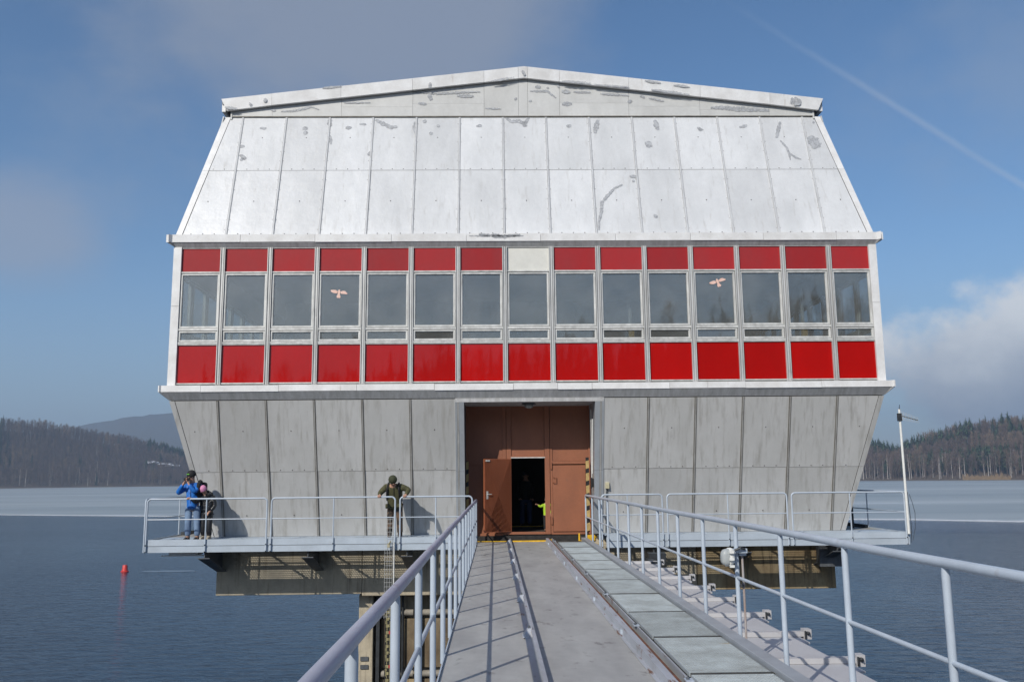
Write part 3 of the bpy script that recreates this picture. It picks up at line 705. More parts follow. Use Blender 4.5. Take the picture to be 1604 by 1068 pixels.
# inside: floor, ceiling, a few columns, a crane rail
m=MB(); m.box(-8.8,8.8,.2,DEP-.2,3.55,3.80); part('upper_floor',m,RFLOOR,B)
m=MB(); m.box(-8.8,8.8,.2,DEP-.2,7.60,7.72); part('upper_ceiling',m,PLASTER,B)
for x in (-6.0,-1.2,3.6,):
    for y in (9.6,): m=MB(); m.box(x-.15,x+.15,y-.15,y+.15,3.8,7.6); part('room_column',m,PLASTER,B)
m=MB(); m.box(-8.0,7.7,7.6,7.75,3.8,7.6); part('partition_wall',m,PLASTER,B)
CREAMC=mat('cabinet_grey',(.25,.26,.26),.5); YLW=mat('crane_yellow',(.55,.33,.03),.5)
m=MB(); m.tube([(2.75,1.0,3.8),(2.75,1.0,6.2)],.05,8); m.tube([(7.35,.9,3.8),(7.35,.9,6.6)],.05,8); part('pipe_stand',m,PLASTER,B)
m=MB(); m.box(2.70,2.84,.93,1.05,5.0,5.65); m.box(7.30,7.44,.82,.95,5.0,5.62); part('yellow_valve_box',m,YLW,B)
# lower body: dark hall behind the gate, base slab
for a_,b_,y_ in ((-7.9,-1.68,1.22),(-1.675,1.675,1.62),(1.68,7.9,1.22)): m=MB(); m.box(a_,b_,y_,DEP-1.2,-.08,.18); part('base_slab',m,CONC,B)
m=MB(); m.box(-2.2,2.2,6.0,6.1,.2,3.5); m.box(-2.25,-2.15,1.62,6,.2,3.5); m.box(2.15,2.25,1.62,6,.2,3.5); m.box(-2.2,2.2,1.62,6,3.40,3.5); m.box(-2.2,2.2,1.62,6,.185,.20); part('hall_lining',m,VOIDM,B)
m=MB(); m.beam((-.9,4.2,.23),(1.4,4.5,.23),.05,.03); part('floor_rail',m,YLW,B)
# portal frame and reveals
def wy(z): return (3.64-z)/3.38
def pwall(x0,x1,z0,z1,off=0): return [(x0,wy(z0)+off,z0),(x1,wy(z0)+off,z0),(x1,wy(z1)+off,z1),(x0,wy(z1)+off,z1)]
for sg in (-1,1):
    a,b=sorted((sg*1.65,sg*1.875))
    for z0,z1 in ((.20,1.80),(1.806,3.60)):
        m=MB(); m.slab(pwall(a,b,z0,z1,-.020),.04); part('jamb_panel',m,JAMB,B)
    m=MB(); x=sg*1.65
    q=[(x,wy(.2)+.02,.20),(x,1.62,.20),(x,1.62,3.53),(x,.05,3.53)]
    if sg<0: q=q[::-1]
    q=q[::-1]
    m.slab(q,.03); part('reveal',m,STEEL if sg<0 else JAMB,B)
m=MB(); m.slab([(-1.87,.012,3.52),(1.87,.012,3.52),(1.87,-.012,3.612),(-1.87,-.012,3.612)],.03); part('lintel_sheet',m,SOFF,B)
m=MB(); m.box(-1.66,1.66,.06,1.62,3.53,3.58); part('portal_soffit',m,SOFF,B)
# brown gate
G=1.50
def gp(name,x0,x1,z0,z1,y=G,th=.05,M=BROWN,bev=.003): 
    m=MB(); m.box(x0,x1,y,y+th,z0,z1); return part(name,m,M,B,bevel=bev)
for x0,x1 in ((-1.65,-1.61),(1.60,1.65)): gp('gate_frame',x0,x1,.10,3.53,G-.02,.08)
gp('gate_sheet',-1.61,-.68,2.04,3.53,G+.02); gp('gate_sheet',-1.61,-.68,.20,1.99,G+.03)
gp('gate_rail',-1.61,-.66,1.99,2.04,G-.004,.05)
gp('gate_stile',-.68,-.585,.17,3.53,G-.006,.06); gp('gate_stile',-.575,-.45,.17,3.53,G-.01,.06)
gp('gate_sheet',-.445,.435,2.21,3.53,G+.02); gp('gate_rail',-.45,.44,2.15,2.21,G-.006,.06)
gp('gate_stile',.44,.572,.17,3.53,G-.01,.06); gp('gate_stile',.585,.64,.17,3.53,G-.006,.06)
gp('gate_sheet',.64,1.60,2.07,3.53,G+.02)
gp('gate_rail',-.45,.44,.17,.235,G-.012,.07); gp('gate_rail',.60,1.60,.16,.215,G-.008,.06); gp('gate_rail',-1.61,-.68,.14,.20,G-.008,.06); gp('gate_rail',.60,1.60,1.985,2.066,G-.012,.05)
gd=gp('gate_door',.645,1.52,.235,1.955,G-.004,.03,BROWN,.004)
for z in (.42,1.85): m=MB(); m.box(.585,.625,G-.05,G-.008,z,z+.20); part('hinge',m,BROWN,gd,bevel=.004)
m=MB(); m.tube([(.66,G,1.50),(.66,G-.05,1.50),(.73,G-.05,1.50),(.73,G-.05,1.64),(.66,G-.05,1.64),(.66,G,1.64)],.010,6); part('handle',m,BROWN,gd)
m=MB(); m.box(-1.64,1.64,1.44,1.60,-.02,.14); part('sill',m,mat('sill_gap_shade',(.035,.032,.03),.9,0,.3,9),B)  # near-black colour stands in for the shaded gap under the gate
m=MB(); m.box(-.46,.45,G-.012,G+.0,2.150,2.175); part('door_drip_strip',m,FRAME,B)
# open personnel door, swung out on its left hinges
hp=Vector((-.455,G-.02,0)); ang=math.atan2(-.49,-.70); du=Vector((math.cos(ang),math.sin(ang),0)); dn=Vector((-du.y,du.x,0))
if dn.y>0: dn=-dn
def D(u,n,z): return hp+du*u+dn*n+Vector((0,0,z))
m=MB(); W_=.86
m.hexa([D(0,0,.25),D(W_,0,.25),D(W_,-.04,.25),D(0,-.04,.25),D(0,0,2.13),D(W_,0,2.13),D(W_,-.04,2.13),D(0,-.04,2.13)])
# the sheet is creased corner to corner (two shallow folds)
k=len(m.v); m.v+=[tuple(D(.02,.004,.27)),tuple(D(W_-.02,.004,.27)),tuple(D(W_-.02,.004,2.11)),tuple(D(.02,.004,2.11)),tuple(D(W_*.5,.030,1.19))]
for a,b in ((0,1),(1,2),(2,3),(3,0)): m.face((k+a,k+b,k+4)); m.face((k+b,k+a,k+4))
dr=part('open_door',m,LEAF,B)
m=MB(); m.hexa([D(W_-.11,.004,1.10),D(W_-.06,.004,1.10),D(W_-.06,.016,1.10),D(W_-.11,.016,1.10),D(W_-.11,.004,1.30),D(W_-.06,.004,1.30),D(W_-.06,.016,1.30),D(W_-.11,.016,1.30)])
m.tube([D(W_-.085,.016,1.22),D(W_-.085,.055,1.22),D(W_-.19,.055,1.22)],.010,8); part('handle',m,FRAME,dr)
m=MB(); m.hexa([D(W_-.16,.004,2.06),D(W_-.04,.004,2.06),D(W_-.04,.03,2.06),D(W_-.16,.03,2.06),D(W_-.16,.004,2.10),D(W_-.04,.004,2.10),D(W_-.04,.03,2.10),D(W_-.16,.03,2.10)]); part('door_closer',m,FRAME,dr)
# ceiling lamp in the portal, conduit and latch, junction box: fixed to the building
def hazard(x0,x1,y,z0,z1,lab):
    t=thing('hazard_strip',lab,'warning strip',((x0+x1)/2,y,z0),'black and yellow warning strips beside the gate')
    n=0; z=z0; w=x1-x0
    while z<z1-.01:
        zz=min(z1,z+(.20 if n%2==0 else .12)); m=MB(); sl_=.025
        m.slab([(x0,y,z),(x1,y,min(z1,z+sl_)),(x1,y,min(z1,zz+sl_)),(x0,y,zz)],.012); part('stripe',m,(HAZY,BLACK)[n%2],t); z=zz; n+=1
hazard(-1.640,-1.575,1.28,.25,2.08,'dark black and yellow strip in the shade at the left side of the gateway')
hazard(1.50,1.585,1.24,.25,2.15,'sunlit black and yellow strip at the right side of the gateway')
t=thing('bulkhead_lamp','small grey wire-guarded lamp under the top of the gateway','lamp',(0,.55,3.5))
m=MB(); m.lathe([(.10,0),(.12,-.02),(.12,-.04),(.09,-.045)],(0,.55,3.53),14,0,None,1.5,1); part('base',m,STEEL,t,True)
m=MB(); m.ell((0,.55,3.46),(.12,.08,.07),12,8); part('glass_dome',m,mat('milky_glass',(.45,.45,.42),.2),t,True)
m=MB()
for q in (-.08,0,.08): m.tube([(q,.46,3.49),(q,.49,3.41),(q,.55,3.385),(q,.61,3.41),(q,.64,3.49)],.005,5)
part('wire_guard',m,STEEL,t)
t=thing('conduit','white vertical pipe with a black latch on the right side of the gateway','pipe',(1.6,1.0,1.6))
m=MB(); m.tube([(1.615,.42,3.1),(1.615,.72,1.72)],.013,8); m.tube([(1.595,.55,3.35),(1.595,.72,1.62)],.008,6); part('pipe',m,LAMPW,t,True)
m=MB(); m.box(1.57,1.64,.70,.78,1.38,1.60); m.tube([(1.60,.72,1.62),(1.58,.68,1.35)],.014,6); part('latch',m,BLACK,t)
t=thing('junction_box','small cream junction box with a thin cable beside the right gate jamb','junction box',(1.97,.6,1.5))
m=MB(); m.box(1.93,2.03,.60,.68,1.34,1.50); part('box',m,mat('cream_plastic',(.55,.50,.33),.5),t,bevel=.008)
m=MB(); m.tube([(1.965,.66,1.36),(1.955,.76,1.0),(1.955,1.0,.22)],.009,6); m.tube([(1.99,.66,1.36),(1.985,.98,.22)],.006,6); part('cable',m,STEEL,t)

# grey sealant smears daubed on the roof sheets and the gable
rn=Vector((0,-3.62,1.10)).normalized(); rp=Vector((0,.15-.006,7.97))
def smear(path,w,gable=False,yy=None):
    P=[]
    for u,v in path:
        if yy is not None: P.append(at(u,v,Y=yy))
        elif gable: P.append(at(u,v,Y=1.212))
        else: P.append(atplane(u,v,rp,rn))
    r=random.Random(hash((round(path[0][0]),round(path[0][1])))&255)
    nrm=Vector((0,-1,0)) if (gable or yy is not None) else rn
    pts=[]
    for a,b in zip(P,P[1:]):
        nst=max(2,int((b-a).length/.035))
        for i in range(nst): pts.append(a.lerp(b,i/nst))
    pts.append(P[-1])
    m=MB(); n=len(pts); L_=[];R_=[]
    for i,p in enumerate(pts):
        d=(pts[min(i+1,n-1)]-pts[max(i-1,0)]).normalized(); s=nrm.cross(d).normalized(); t=i/(n-1)
        ww=w*(.35+.65*math.sin(math.pi*min(1,max(0,.06+.88*t))))/58/2
        L_.append(p+s*ww*r.uniform(.7,1.3)); R_.append(p-s*ww*r.uniform(.7,1.3))
    for i in range(n-1): 
        q=[L_[i],R_[i],R_[i+1],L_[i+1]]
        if (q[1]-q[0]).cross(q[3]-q[0]).dot(nrm)<0: q=q[::-1]
        m.slab([x+nrm*.0025 for x in q],.001)
    part('sealant_smear',m,SMEAR,B)
for path,w in [([(372,231),(383,229)],6),([(375,243),(384,248),(376,251)],7),([(407,201),(417,201)],5),([(474,202),(482,201)],9),([(477,206),(479,211)],8),([(517,186),(516,200)],8),([(516,212),(518,226)],6),
    ([(541,201),(551,200)],7),([(563,195),(574,195)],4),([(588,188),(604,196),(612,200),(622,198)],8),([(580,238),(577,244)],6),([(650,191),(648,200),(652,214)],5),([(662,190),(668,190)],7),([(684,198),(689,197)],7),([(672,209),(678,209)],5),([(746,198),(755,197)],6),
    ([(790,183),(801,191),(813,190),(822,195),(829,183)],7),([(820,190),(823,199)],9),([(887,198),(895,197)],7),([(937,188),(934,196),(932,209)],8),([(1026,188),(1028,198),(1031,204)],8),([(1018,222),(1014,231)],12),([(1092,200),(1098,203),(1094,204)],7),([(1158,200),(1165,198),(1170,196)],6),
    ([(1222,191),(1219,205),(1216,216)],6),([(1222,220),(1233,232),(1236,240),(1238,251)],4),([(1236,240),(1247,247),(1255,250)],4),([(1267,214),(1277,226),(1281,232)],21),([(1272,191),(1276,192)],6),([(975,289),(962,295),(951,307),(942,318),(942,330),(938,348),(938,360)],5),([(986,276),(997,277)],6),([(990,283),(994,284)],5),([(1025,340),(1029,337)],7)]: smear(path,w)
for path,w in [([(424,172),(432,174)],4),([(500,172),(487,168),(476,171),(460,174),(440,175)],4),([(648,144),(685,147),(720,145),(752,144)],4),([(672,148),(675,157)],8),([(716,150),(742,151)],6),([(806,154),(809,157)],6),([(655,162),(668,163)],5),([(538,161),(580,161)],3),([(760,170),(785,171)],3),([(838,137),(847,137)],6),([(830,143),(857,143),(866,150),(871,154)],4),([(856,138),(860,138)],4),([(873,137),(876,135)],7),([(880,143),(893,145)],7),([(898,144),(925,145)],4),([(940,147),(985,150)],4),
    ([(880,163),(896,163)],7),([(1002,150),(1010,153)],6),([(1016,154),(1040,159)],4),([(983,160),(990,158)],5),([(1113,169),(1130,169),(1160,171),(1205,173)],8),([(828,159),(833,158)],4)]: smear(path,w,True)
for path,w,yy in [([(352,166),(372,168)],5,1.078),([(390,162),(394,160)],6,1.078),([(413,157),(417,152)],6,1.078),([(505,136),(535,133)],4,1.078),([(672,136),(674,127)],4,1.078),([(770,125),(805,119)],4,1.078),([(818,108),(822,116)],5,1.078),([(880,125),(925,128)],4,1.078),([(930,130),(985,134)],3,1.078),([(1010,124),(1035,128)],4,1.078),([(1020,138),(1080,146)],4,1.078),([(1055,131),(1080,134)],4,1.078),([(1238,155),(1255,158)],14,1.078),([(750,365),(790,368),(815,365)],6,-.136),([(735,367),(820,367)],3,-.136)]: smear([(u,v+2.5) for u,v in path],w,yy=yy)

# ------------------------------------------------------------------ bird stickers on two panes
PINK=mat('pink_sticker',(.72,.42,.33),.5,0,.12,25,(1,1,1),(.80,.62,.54))
def bird(u,v,rot,label,flip=1):
    c_=at(u,v,Y=.018); t=thing('bird_sticker',label,'sticker',c_,'bird of prey stickers on the windows')
    def pt(x,z): 
        a=R(rot); x*=flip; return (x*math.cos(a)-z*math.sin(a),-.002,x*math.sin(a)+z*math.cos(a))
    def poly(name,pts):
        m=MB(); q=[Vector(pt(*p)) for p in pts]
        if (q[1]-q[0]).cross(q[-1]-q[0]).y>0: q=q[::-1]
        m.slab(q,.004); o=link(name,m.mesh(name,PINK),t)
    poly('wing',[(-.03,.02),(-.05,-.03),(-.12,-.035),(-.19,-.01),(-.225,.035),(-.16,.05),(-.09,.055)])
    poly('wing',[(.03,.02),(.09,.05),(.15,.05),(.225,-.01),(.20,-.03),(.12,-.03),(.05,-.03)])
    poly('body',[(-.03,.02),(-.02,.06),(0,.08),(.02,.06),(.03,.02),(.03,-.05),(-.03,-.05)])
    poly('tail',[(-.025,-.052),(.025,-.052),(.06,-.12),(.03,-.15),(0,-.14),(-.03,-.15),(-.05,-.11)])
bird(531,458,-6,'pink paper bird of prey stuck on the fourth window from the left')
bird(1124,441,18,'pink paper bird of prey stuck on the twelfth window, right of the gateway')

# ------------------------------------------------------------------ concrete beam, pier, gauge, ladder
BY=1.16
TUBEC=mat('stained_tube',(.33,.30,.25),.7,0,.2,5)
CONC3=mat('dark_stained_panel',(.24,.19,.12),.85,0,.2,2,(1,1,.4),(.10,.07,.04),bump=.01,bscale=9)
t=thing('concrete_pier','weathered concrete pier carrying the gatehouse above the water','pier',(0,6,WZ))
g=MB(); g.box(-8.0,-4.3,BY,DEP-1,-1.25,-.085); part('beam',g,CONC,t,bevel=.02)
g=MB(); g.box(-4.294,4.3,BY+.004,DEP-1,-1.30,-.085); part('beam',g,CONC,t,bevel=.02)
g=MB(); g.box(4.306,7.9,BY,DEP-1,-1.25,-.085); part('beam',g,CONC2,t,bevel=.02)
g=MB(); g.box(-4.42,-4.05,1.55,8,WZ-2,-1.31); part('shaft_flange',g,CONC,t,bevel=.02)
g=MB(); g.box(-4.0,3.95,1.95,8,WZ-2,-1.31); part('shaft',g,CONC,t)
g=MB(); g.box(4.0,4.35,1.55,8,WZ-2,-1.31); part('shaft_flange',g,CONC2,t,bevel=.02)
for x in (-3.98,-2.93,-1.75,1.75,2.95): g=MB(); g.box(x,x+.09,1.60,1.94,WZ-2,-1.31); part('guide_channel',g,DSTEEL,t)
for x0,x1 in ((-3.88,-3.0),(-2.82,-1.8),(-1.62,1.70),(1.86,2.90)):
    for zt,zb in ((-1.96,-3.18),(-3.46,-4.7),(-4.9,WZ-1)):
        g=MB(); g.box(x0,x1,1.78,1.94,zb,zt); part('shaft_panel',g,(CONC3 if rnd.random()<.7 else CONC2),t,bevel=.01)
    for z in (-1.80,-3.32): g=MB(); g.tube([(x0+.03,1.74,z),(x1-.03,1.74,z)],.085,10); part('cross_tube',g,TUBEC,t,True)
for z in (-2.9,-3.1,-3.65): g=MB(); g.box(-4.36,-4.16,1.515,1.55,z-.05,z+.05); part('bracket',g,STEEL,t)
g=MB(); g.tube([(-3.30,1.66,-1.35),(-3.30,1.66,WZ-1)],.03,8); part('downpipe',g,DSTEEL,t,True)
# staff gauge
t=thing('staff_gauge','tall black and yellow water-level staff with red metre figures on the pier','level gauge',(-3.625,1.36,WZ))
g=MB(); g.box(-3.725,-3.525,1.345,1.375,WZ-.6,-1.30); part('board',g,BLACK,t)
YM=mat('gauge_yellow',(.50,.44,.22),.6,0,.2,8); RM=mat('gauge_red',(.50,.06,.05),.6)
SEG={0:'abcdef',1:'bc',2:'abged',3:'abgcd',4:'fgbc',5:'afgcd',6:'afgedc',7:'abc',8:'abcdefg',9:'abcdfg'}
def digit(mb,d,x,z,w,h,y,s=.012):
    for c_ in SEG[d]:
        x0,x1,z0,z1={'a':(0,w,h-s,h),'g':(0,w,h/2-s/2,h/2+s/2),'d':(0,w,0,s),'f':(0,s,h/2,h),'e':(0,s,0,h/2),'b':(w-s,w,h/2,h),'c':(w-s,w,0,h/2)}[c_]
        mb.box(x+x0,x+x1,y,y+.004,z+z0,z+z1)
g=MB(); gr=MB(); zz=-1.36; n=0
while zz>WZ-.5:
    dm=(-n)%10; z0=zz-.083
    left=n%2
    tgt=g if dm else gr
    # one column shows the figure, the other an E of three bars
    xa,xb=(-3.715,-3.62) if left else (-3.62,-3.715)
    if dm==0: gr.box(-3.620,-3.535,1.339,1.345,z0+.004,z0+.079)
    else: digit(g,dm,xa+.006,z0+.008,.050,.066,1.3405)
    for i in range(3): g.box(xb+.02,xb+.082,1.3405,1.3445,z0+.006+i*.027,z0+.020+i*.027)
    g.box(xb+.072,xb+.088,1.3407,1.3443,z0+.006,z0+.074)
    zz=z0; n+=1
part('figures',g,YM,t,kind='stuff'); part('metre_mark',gr,RM,t)
# wire cable ladder and pole hanging on the platform edge
t=thing('wire_ladder','narrow galvanised wire ladder hanging at the left platform edge','ladder',(-3.44,-.45,-1.0))
g=MB()
for x in (-3.53,-3.47,-3.41,-3.35): g.tube([(x,-.44,-1.62),(x,-.44,.70)],.004,5)
part('upright_wire',g,FRAME,t)
for i in range(24):
    z=-1.58+i*.098; g=MB(); g.tube([(-3.535,-.447,z),(-3.345,-.447,z)],.0035,5); part('rung',g,FRAME,t)
g=MB(); g.tube([(-3.31,-.44,-2.2),(-3.31,-.44,.13)],.014,8); part('pole',g,LAMPW,t,True)
g=MB(); g.box(-3.47,-3.41,-.47,-.43,.02,.10); g.tube([(-3.44,-.46,.10),(-3.38,-.50,.16)],.02,6); part('clamp',g,mat('brass_clamp',(.5,.45,.3),.4,.3),t)

# ------------------------------------------------------------------ platforms
FY=-.35
def platform(x0,x1,lab,side,joints):
    t=thing('platform',lab,'platform',((x0+x1)/2,.3,0),'maintenance platforms in front of the building')
    cut=[x0]+joints+[x1]
    for a,b in zip(cut,cut[1:]):
        for z0,z1,dy in ((.100,.245,0),(-.055,.088,.006)):
            m=MB(); m.box(a+.002,b-.002,FY+dy,FY+.02+dy,z0,z1); m.box(a+.002,b-.002,FY+.02+dy,FY+.09,z1-.012,z1); part('edge_beam',m,BLUED,t)
    m=MB(); m.box(x0+.01,x1-.01,FY+.09,1.0,-.05,-.02) if 0 else None
    # open grating floor: light falls through it on the concrete below
    m=MB(); n=int((x1-x0)/.06)
    for i in range(n): m.box(x0+.02+i*.06,x0+.02+i*.06+.015,FY+.022,.62,.206,.211)
    for j in range(15): y=FY+.05+j*.062; m.box(x0+.02,x1-.02,y,y+.016,.2065,.2105)
    part('grating',m,BLUED,t,kind='stuff')
    m=MB(); m.box(x0+.02,x1-.02,.62,1.14,.19,.215); part('floor_plate',m,BLUED,t)
    # the return along the side of the building
    xo=x0 if side<0 else x1; xi=xo+(-side)*1.25
    a,b=sorted((xo,xi))
    m=MB(); m.box(a,b,1.15,8,.18,.212); part('floor_plate',m,mat('sandy_plate',(.36,.34,.30),.7,0,.15,2),t)
    m=MB(); s0,s1=sorted((xo,xo+(-side)*.02)); m.box(s0,s1,FY+.10,8,-.05,.245); part('edge_beam',m,BLUED,t)
    m=MB(); m.box(*sorted((xo+(-side)*.02,xo+(-side)*.10)),2.0,8,.213,.30); part('toe_board',m,DSTEEL,t)
    return t
PL=platform(-9.26,-1.50,'blue-grey left platform with the visitors standing on it',-1,[-6.32,-3.24])
PR=platform(1.80,9.20,'blue-grey right platform with a mast at its far corner',1,[3.25,6.29])
def bracket(t,x,splay=0):
    m=MB(); y0,y1=FY-.02 if 0 else FY+.1,BY
    # tapered I-section cantilever
    m.hexa([(x-.01+splay,y0,-.19),(x+.01+splay,y0,-.19),(x+.01,y1,-.62),(x-.01,y1,-.62),(x-.01+splay,y0,-.06),(x+.01+splay,y0,-.06),(x+.01,y1,-.06),(x-.01,y1,-.06)])
    m.hexa([(x-.14+splay,y0-.05,-.215),(x+.14+splay,y0-.05,-.215),(x+.12,y1,-.66),(x-.12,y1,-.66),(x-.14+splay,y0-.05,-.192),(x+.14+splay,y0-.05,-.192),(x+.12,y1,-.63),(x-.12,y1,-.63)])
    m.box(x-.12+splay,x+.12+splay,y0,y1,-.062,-.05)
    part('bracket',m,STEEL,t)
for x in (-7.87,-5.4,-3.02): bracket(PL,x)
for x in (2.96,5.2,7.45): bracket(PR,x)
for t_,x0,x1 in ((PL,-8.0,-1.6),(PR,1.9,7.9)):
    m=MB(); xs=np.linspace(x0,x1,5); 
    for i in range(4):
        a,b=xs[i],xs[i+1]; md=(a+b)/2
        m.beam((a,FY+.12,.14),(md,1.1,.14),.05,.03); m.beam((md,1.1,.14),(b,FY+.12,.14),.05,.03)
    m.box(x0,x1,.20,.26,.12,.18); m.box(x0-.2,x1+.2,.66,.72,.10,.18); part('under_bracing',m,STEEL,t_)
m=MB(); m.box(-8.85,-8.15,.1,.5,-.16,-.06); m.box(-9.0,-8.0,.0,.1,-.17,-.15); part('stub_beam',m,LAMPW,PL)
m=MB(); 
for i in range(9): m.box(7.20+i*.02,7.75,.3+i*.08,.34+i*.08,-.62+.0*i,-.10)
part('louvre_bracing',m,STEEL,PR)

# railings on the platforms
ZT,ZM=1.205,.72
def arc_rail(x0,x1,y,z0,r=.09):
    pts=[(x0,y,z0)]
    for k in range(6): a=math.pi-k*math.pi/10; pts.append((x0+r+r*math.cos(a),y,ZT-r+r*math.sin(a)))
    for k in range(6): a=math.pi/2-k*math.pi/10; pts.append((x1-r+r*math.cos(a),y,ZT-r+r*math.sin(a)))
    pts.append((x1,y,z0)); return pts
def section(x0,x1,posts,lab):
    t=thing('railing',lab,'railing',((x0+x1)/2,FY-.03,0),'railing sections along the platforms')
    y=FY-.03
    m=MB(); m.tube(arc_rail(x0,x1,y,-.055),.021,10); part('hoop',m,BLUEG,t,True)
    m=MB(); m.tube([(x0,y,ZM),(x1,y,ZM)],.013,8); part('mid_rail',m,BLUEG,t,True)
    for x in posts:
        m=MB(); m.tube([(x,y,-.05),(x,y,ZT-.02)],.017,8); m.box(x-.012,x+.012,y,FY,-.05,.09); part('post',m,BLUEG,t,True)
    m=MB()
    for x in [x0,x1]+posts:
        for z in (-.02,.14): m.lathe([(.016,0),(.016,.014),(.008,.02)],(x,y-.018,z-.02),6,0,(0,-1,0))
    part('bolts',m,DSTEEL,t,kind='stuff')
section(-9.24,-6.38,[-7.83],'leftmost platform railing in front of the man in blue and the girl')
section(-6.27,-3.30,[-4.78],'platform railing left of the man in green, beside the wire ladder')
section(-3.18,-1.44,[-2.32],'short platform railing between the man in green and the footbridge')
section(1.70,3.18,[2.33],'short platform railing just right of the footbridge')
section(3.30,6.23,[4.78],'middle platform railing on the right side')
section(6.35,9.12,[7.78],'rightmost platform railing ending at the mast')
def return_rail(x,lab):
    t=thing('railing',lab,'railing',(x,4,0),'side railings of the platforms'); y=FY+.02
    m=MB(); m.tube([(x,y,-.05),(x,y,ZT-.07),(x,y+.02,ZT-.02),(x,y+.07,ZT),(x,7.9,ZT)],.021,10); part('top_rail',m,BLUEG,t,True)
    m=MB(); m.tube([(x,y,ZM),(x,7.9,ZM)],.013,8); part('mid_rail',m,BLUEG,t,True)
    for yy in (2.0,4.4,6.8): m=MB(); m.tube([(x,yy,.0),(x,yy,ZT-.02)],.017,8); part('post',m,BLUEG,t,True)
return_rail(-9.30,'side railing running back from the left end of the left platform')
return_rail(9.19,'side railing running back from the right end of the right platform')
t=thing('black_railing','black post and rails at the right rear corner of the building','railing',(8.8,8,.2))
m=MB(); m.tube([(8.80,2.1,.2),(8.80,2.1,1.25)],.045,8); part('post',m,DSTEEL,t,True)
for z in (1.22,.72): m=MB(); m.tube([(8.80,2.1,z),(9.14,6.9,z)],.028 if z>1 else .02,8); part('rail',m,DSTEEL,t,True)
# antenna mast
t=thing('antenna_mast','white mast with a small yagi aerial on the right platform corner','antenna',(9.15,FY-.05,.2))
m=MB(); m.tube([(9.16,FY-.07,.2),(9.15,FY-.07,3.22)],[.033,.028],10); part('mast',m,LAMPW,t,True)
m=MB(); m.tube([(9.15,FY-.07,3.2),(9.17,FY-.07,3.33)],[.012,.006],6); m.box(9.10,9.19,FY-.12,FY-.03,2.93,3.12); part('clamp',m,DSTEEL,t)
m=MB(); m.tube([(9.17,FY-.09,3.06),(9.56,FY-.14,2.94)],.012,6); part('boom',m,BLACK,t)
m=MB()
for i in range(11): 
    f=.05+i*.093; x=9.17+.39*f; y=FY-.09-.05*f; z=3.06-.12*f; L_=.11-.004*i; m.tube([(x,y-.03,z-L_),(x,y-.03,z+L_)],.0035,4)
part('elements',m,FRAME,t)
m=MB(); m.tube([(9.24,FY-.06,1.15),(9.30,FY-.06,.95),(9.35,FY-.06,.70),(9.33,FY-.06,.35),(9.25,FY-.06,.05)],.006,5); m.tube([(9.20,FY-.06,1.2),(9.235,FY-.06,.4),(9.21,FY-.06,.0)],.008,5); part('cable',m,DSTEEL,t)

# ------------------------------------------------------------------ footbridge
Y0,Y1=-44.0,1.20
F_=thing('footbridge','grey steel footbridge with two rails and a strip of gratings leading to the gate','footbridge',(0,-20,0))
m=MB(); m.box(-1.345,1.33,Y0,Y1,-.03,0); part('deck_plate',m,DECK,F_)
m=MB(); m.box(-1.358,-1.347,Y0,Y1,-.10,.022); part('edge_strip',m,BLUEG,F_)
m=MB(); m.box(-.585,-.50,Y0,Y1+.06,.004,.014); m.box(-.50,-.488,Y0,Y1+.06,.004,.085); m.box(-.524,-.4995,Y0,Y1+.06,.077,.0855); part('track_rail',m,TRACK,F_)
m=MB(); m.box(.425,.437,Y0,Y1+.06,.004,.085); m.box(.437,.490,Y0,Y1+.06,.076,.084); m.box(.385,.424,Y0,Y1,.004,.010); part('track_rail',m,TRACK,F_)
m=MB(); m.box(.4905,.512,Y0,Y1+.06,.060,.0862); part('rust_lip',m,RUST,F_)
m=MB(); m.box(.5125,.572,Y0,Y1,.004,.020); part('groove',m,OLIVE,F_)
m=MB(); m.box(.573,.585,Y0,Y1,.004,.090); m.box(.585,.640,Y0,Y1,.030,.037); part('tray_angle',m,TRACK,F_)
m=MB(); m.box(1.335,1.472,Y0,Y1-.05,-.14,.10); part('kerb',m,JAMB,F_,bevel=.006)
m=MB(); m.box(.60,1.33,Y0,Y1,.003,.007); part('tray_bottom',m,mat('tray_shade',(.07,.07,.065),.8,0,.3,3),F_)  # tray coloured dark for the shade in the grating joints
for x in (-1.2,1.2): m=MB(); m.box(x-.01,x+.01,Y0,Y1-.2,-.95,-.04); m.box(x-.12,x+.12,Y0,Y1-.2,-.97,-.952); part('main_girder',m,BLUED,F_)
m=MB()
y=Y0
while y<Y1-.4: m.box(-1.18,1.18,y,y+.02,-.5,-.04); y+=1.5
part('cross_beams',m,BLUED,F_,kind='stuff')
# gusset clips on the left rail, bolted lugs on the right one
gm=MB(); gm.hexa([(-.10,-.11,0),(0,-.11,0),(0,.11,0),(-.10,.11,0),(-.045,-.05,.075),(0,-.06,.088),(0,.06,.088),(-.045,.05,.075)]); gme=gm.mesh('clip',TRACK)
bm_=MB(); bm_.lathe([(.013,0),(.013,.014),(.007,.02)],(0,0,0),6); bm_.lathe([(.004,.012),(.004,.03)],(0,0,0),6); bme=bm_.mesh('bolt',STEEL)
F0=Vector(F_.location)
def inst(name,me,loc,parent,rot=(0,0,0)):
    o=bpy.data.objects.new(name,me); COL.objects.link(o); o.parent=parent; o.location=Vector(loc)-wloc(parent); o.rotation_euler=rot; return o
y=-.25-1.31*20
for k in range(22):
    yy=-12.71-2.655*6+2.655*k
    if yy>Y1-.3: break
    c_=inst('clip',gme,(-.512,yy,.014),F_); b=bpy.data.objects.new('bolt',bme); COL.objects.link(b); b.parent=c_; b.location=(-.03,0,.078)
lm=MB(); lm.box(-.03,.03,-.05,.05,0,.008); lme=lm.mesh('lug',BLUEG)
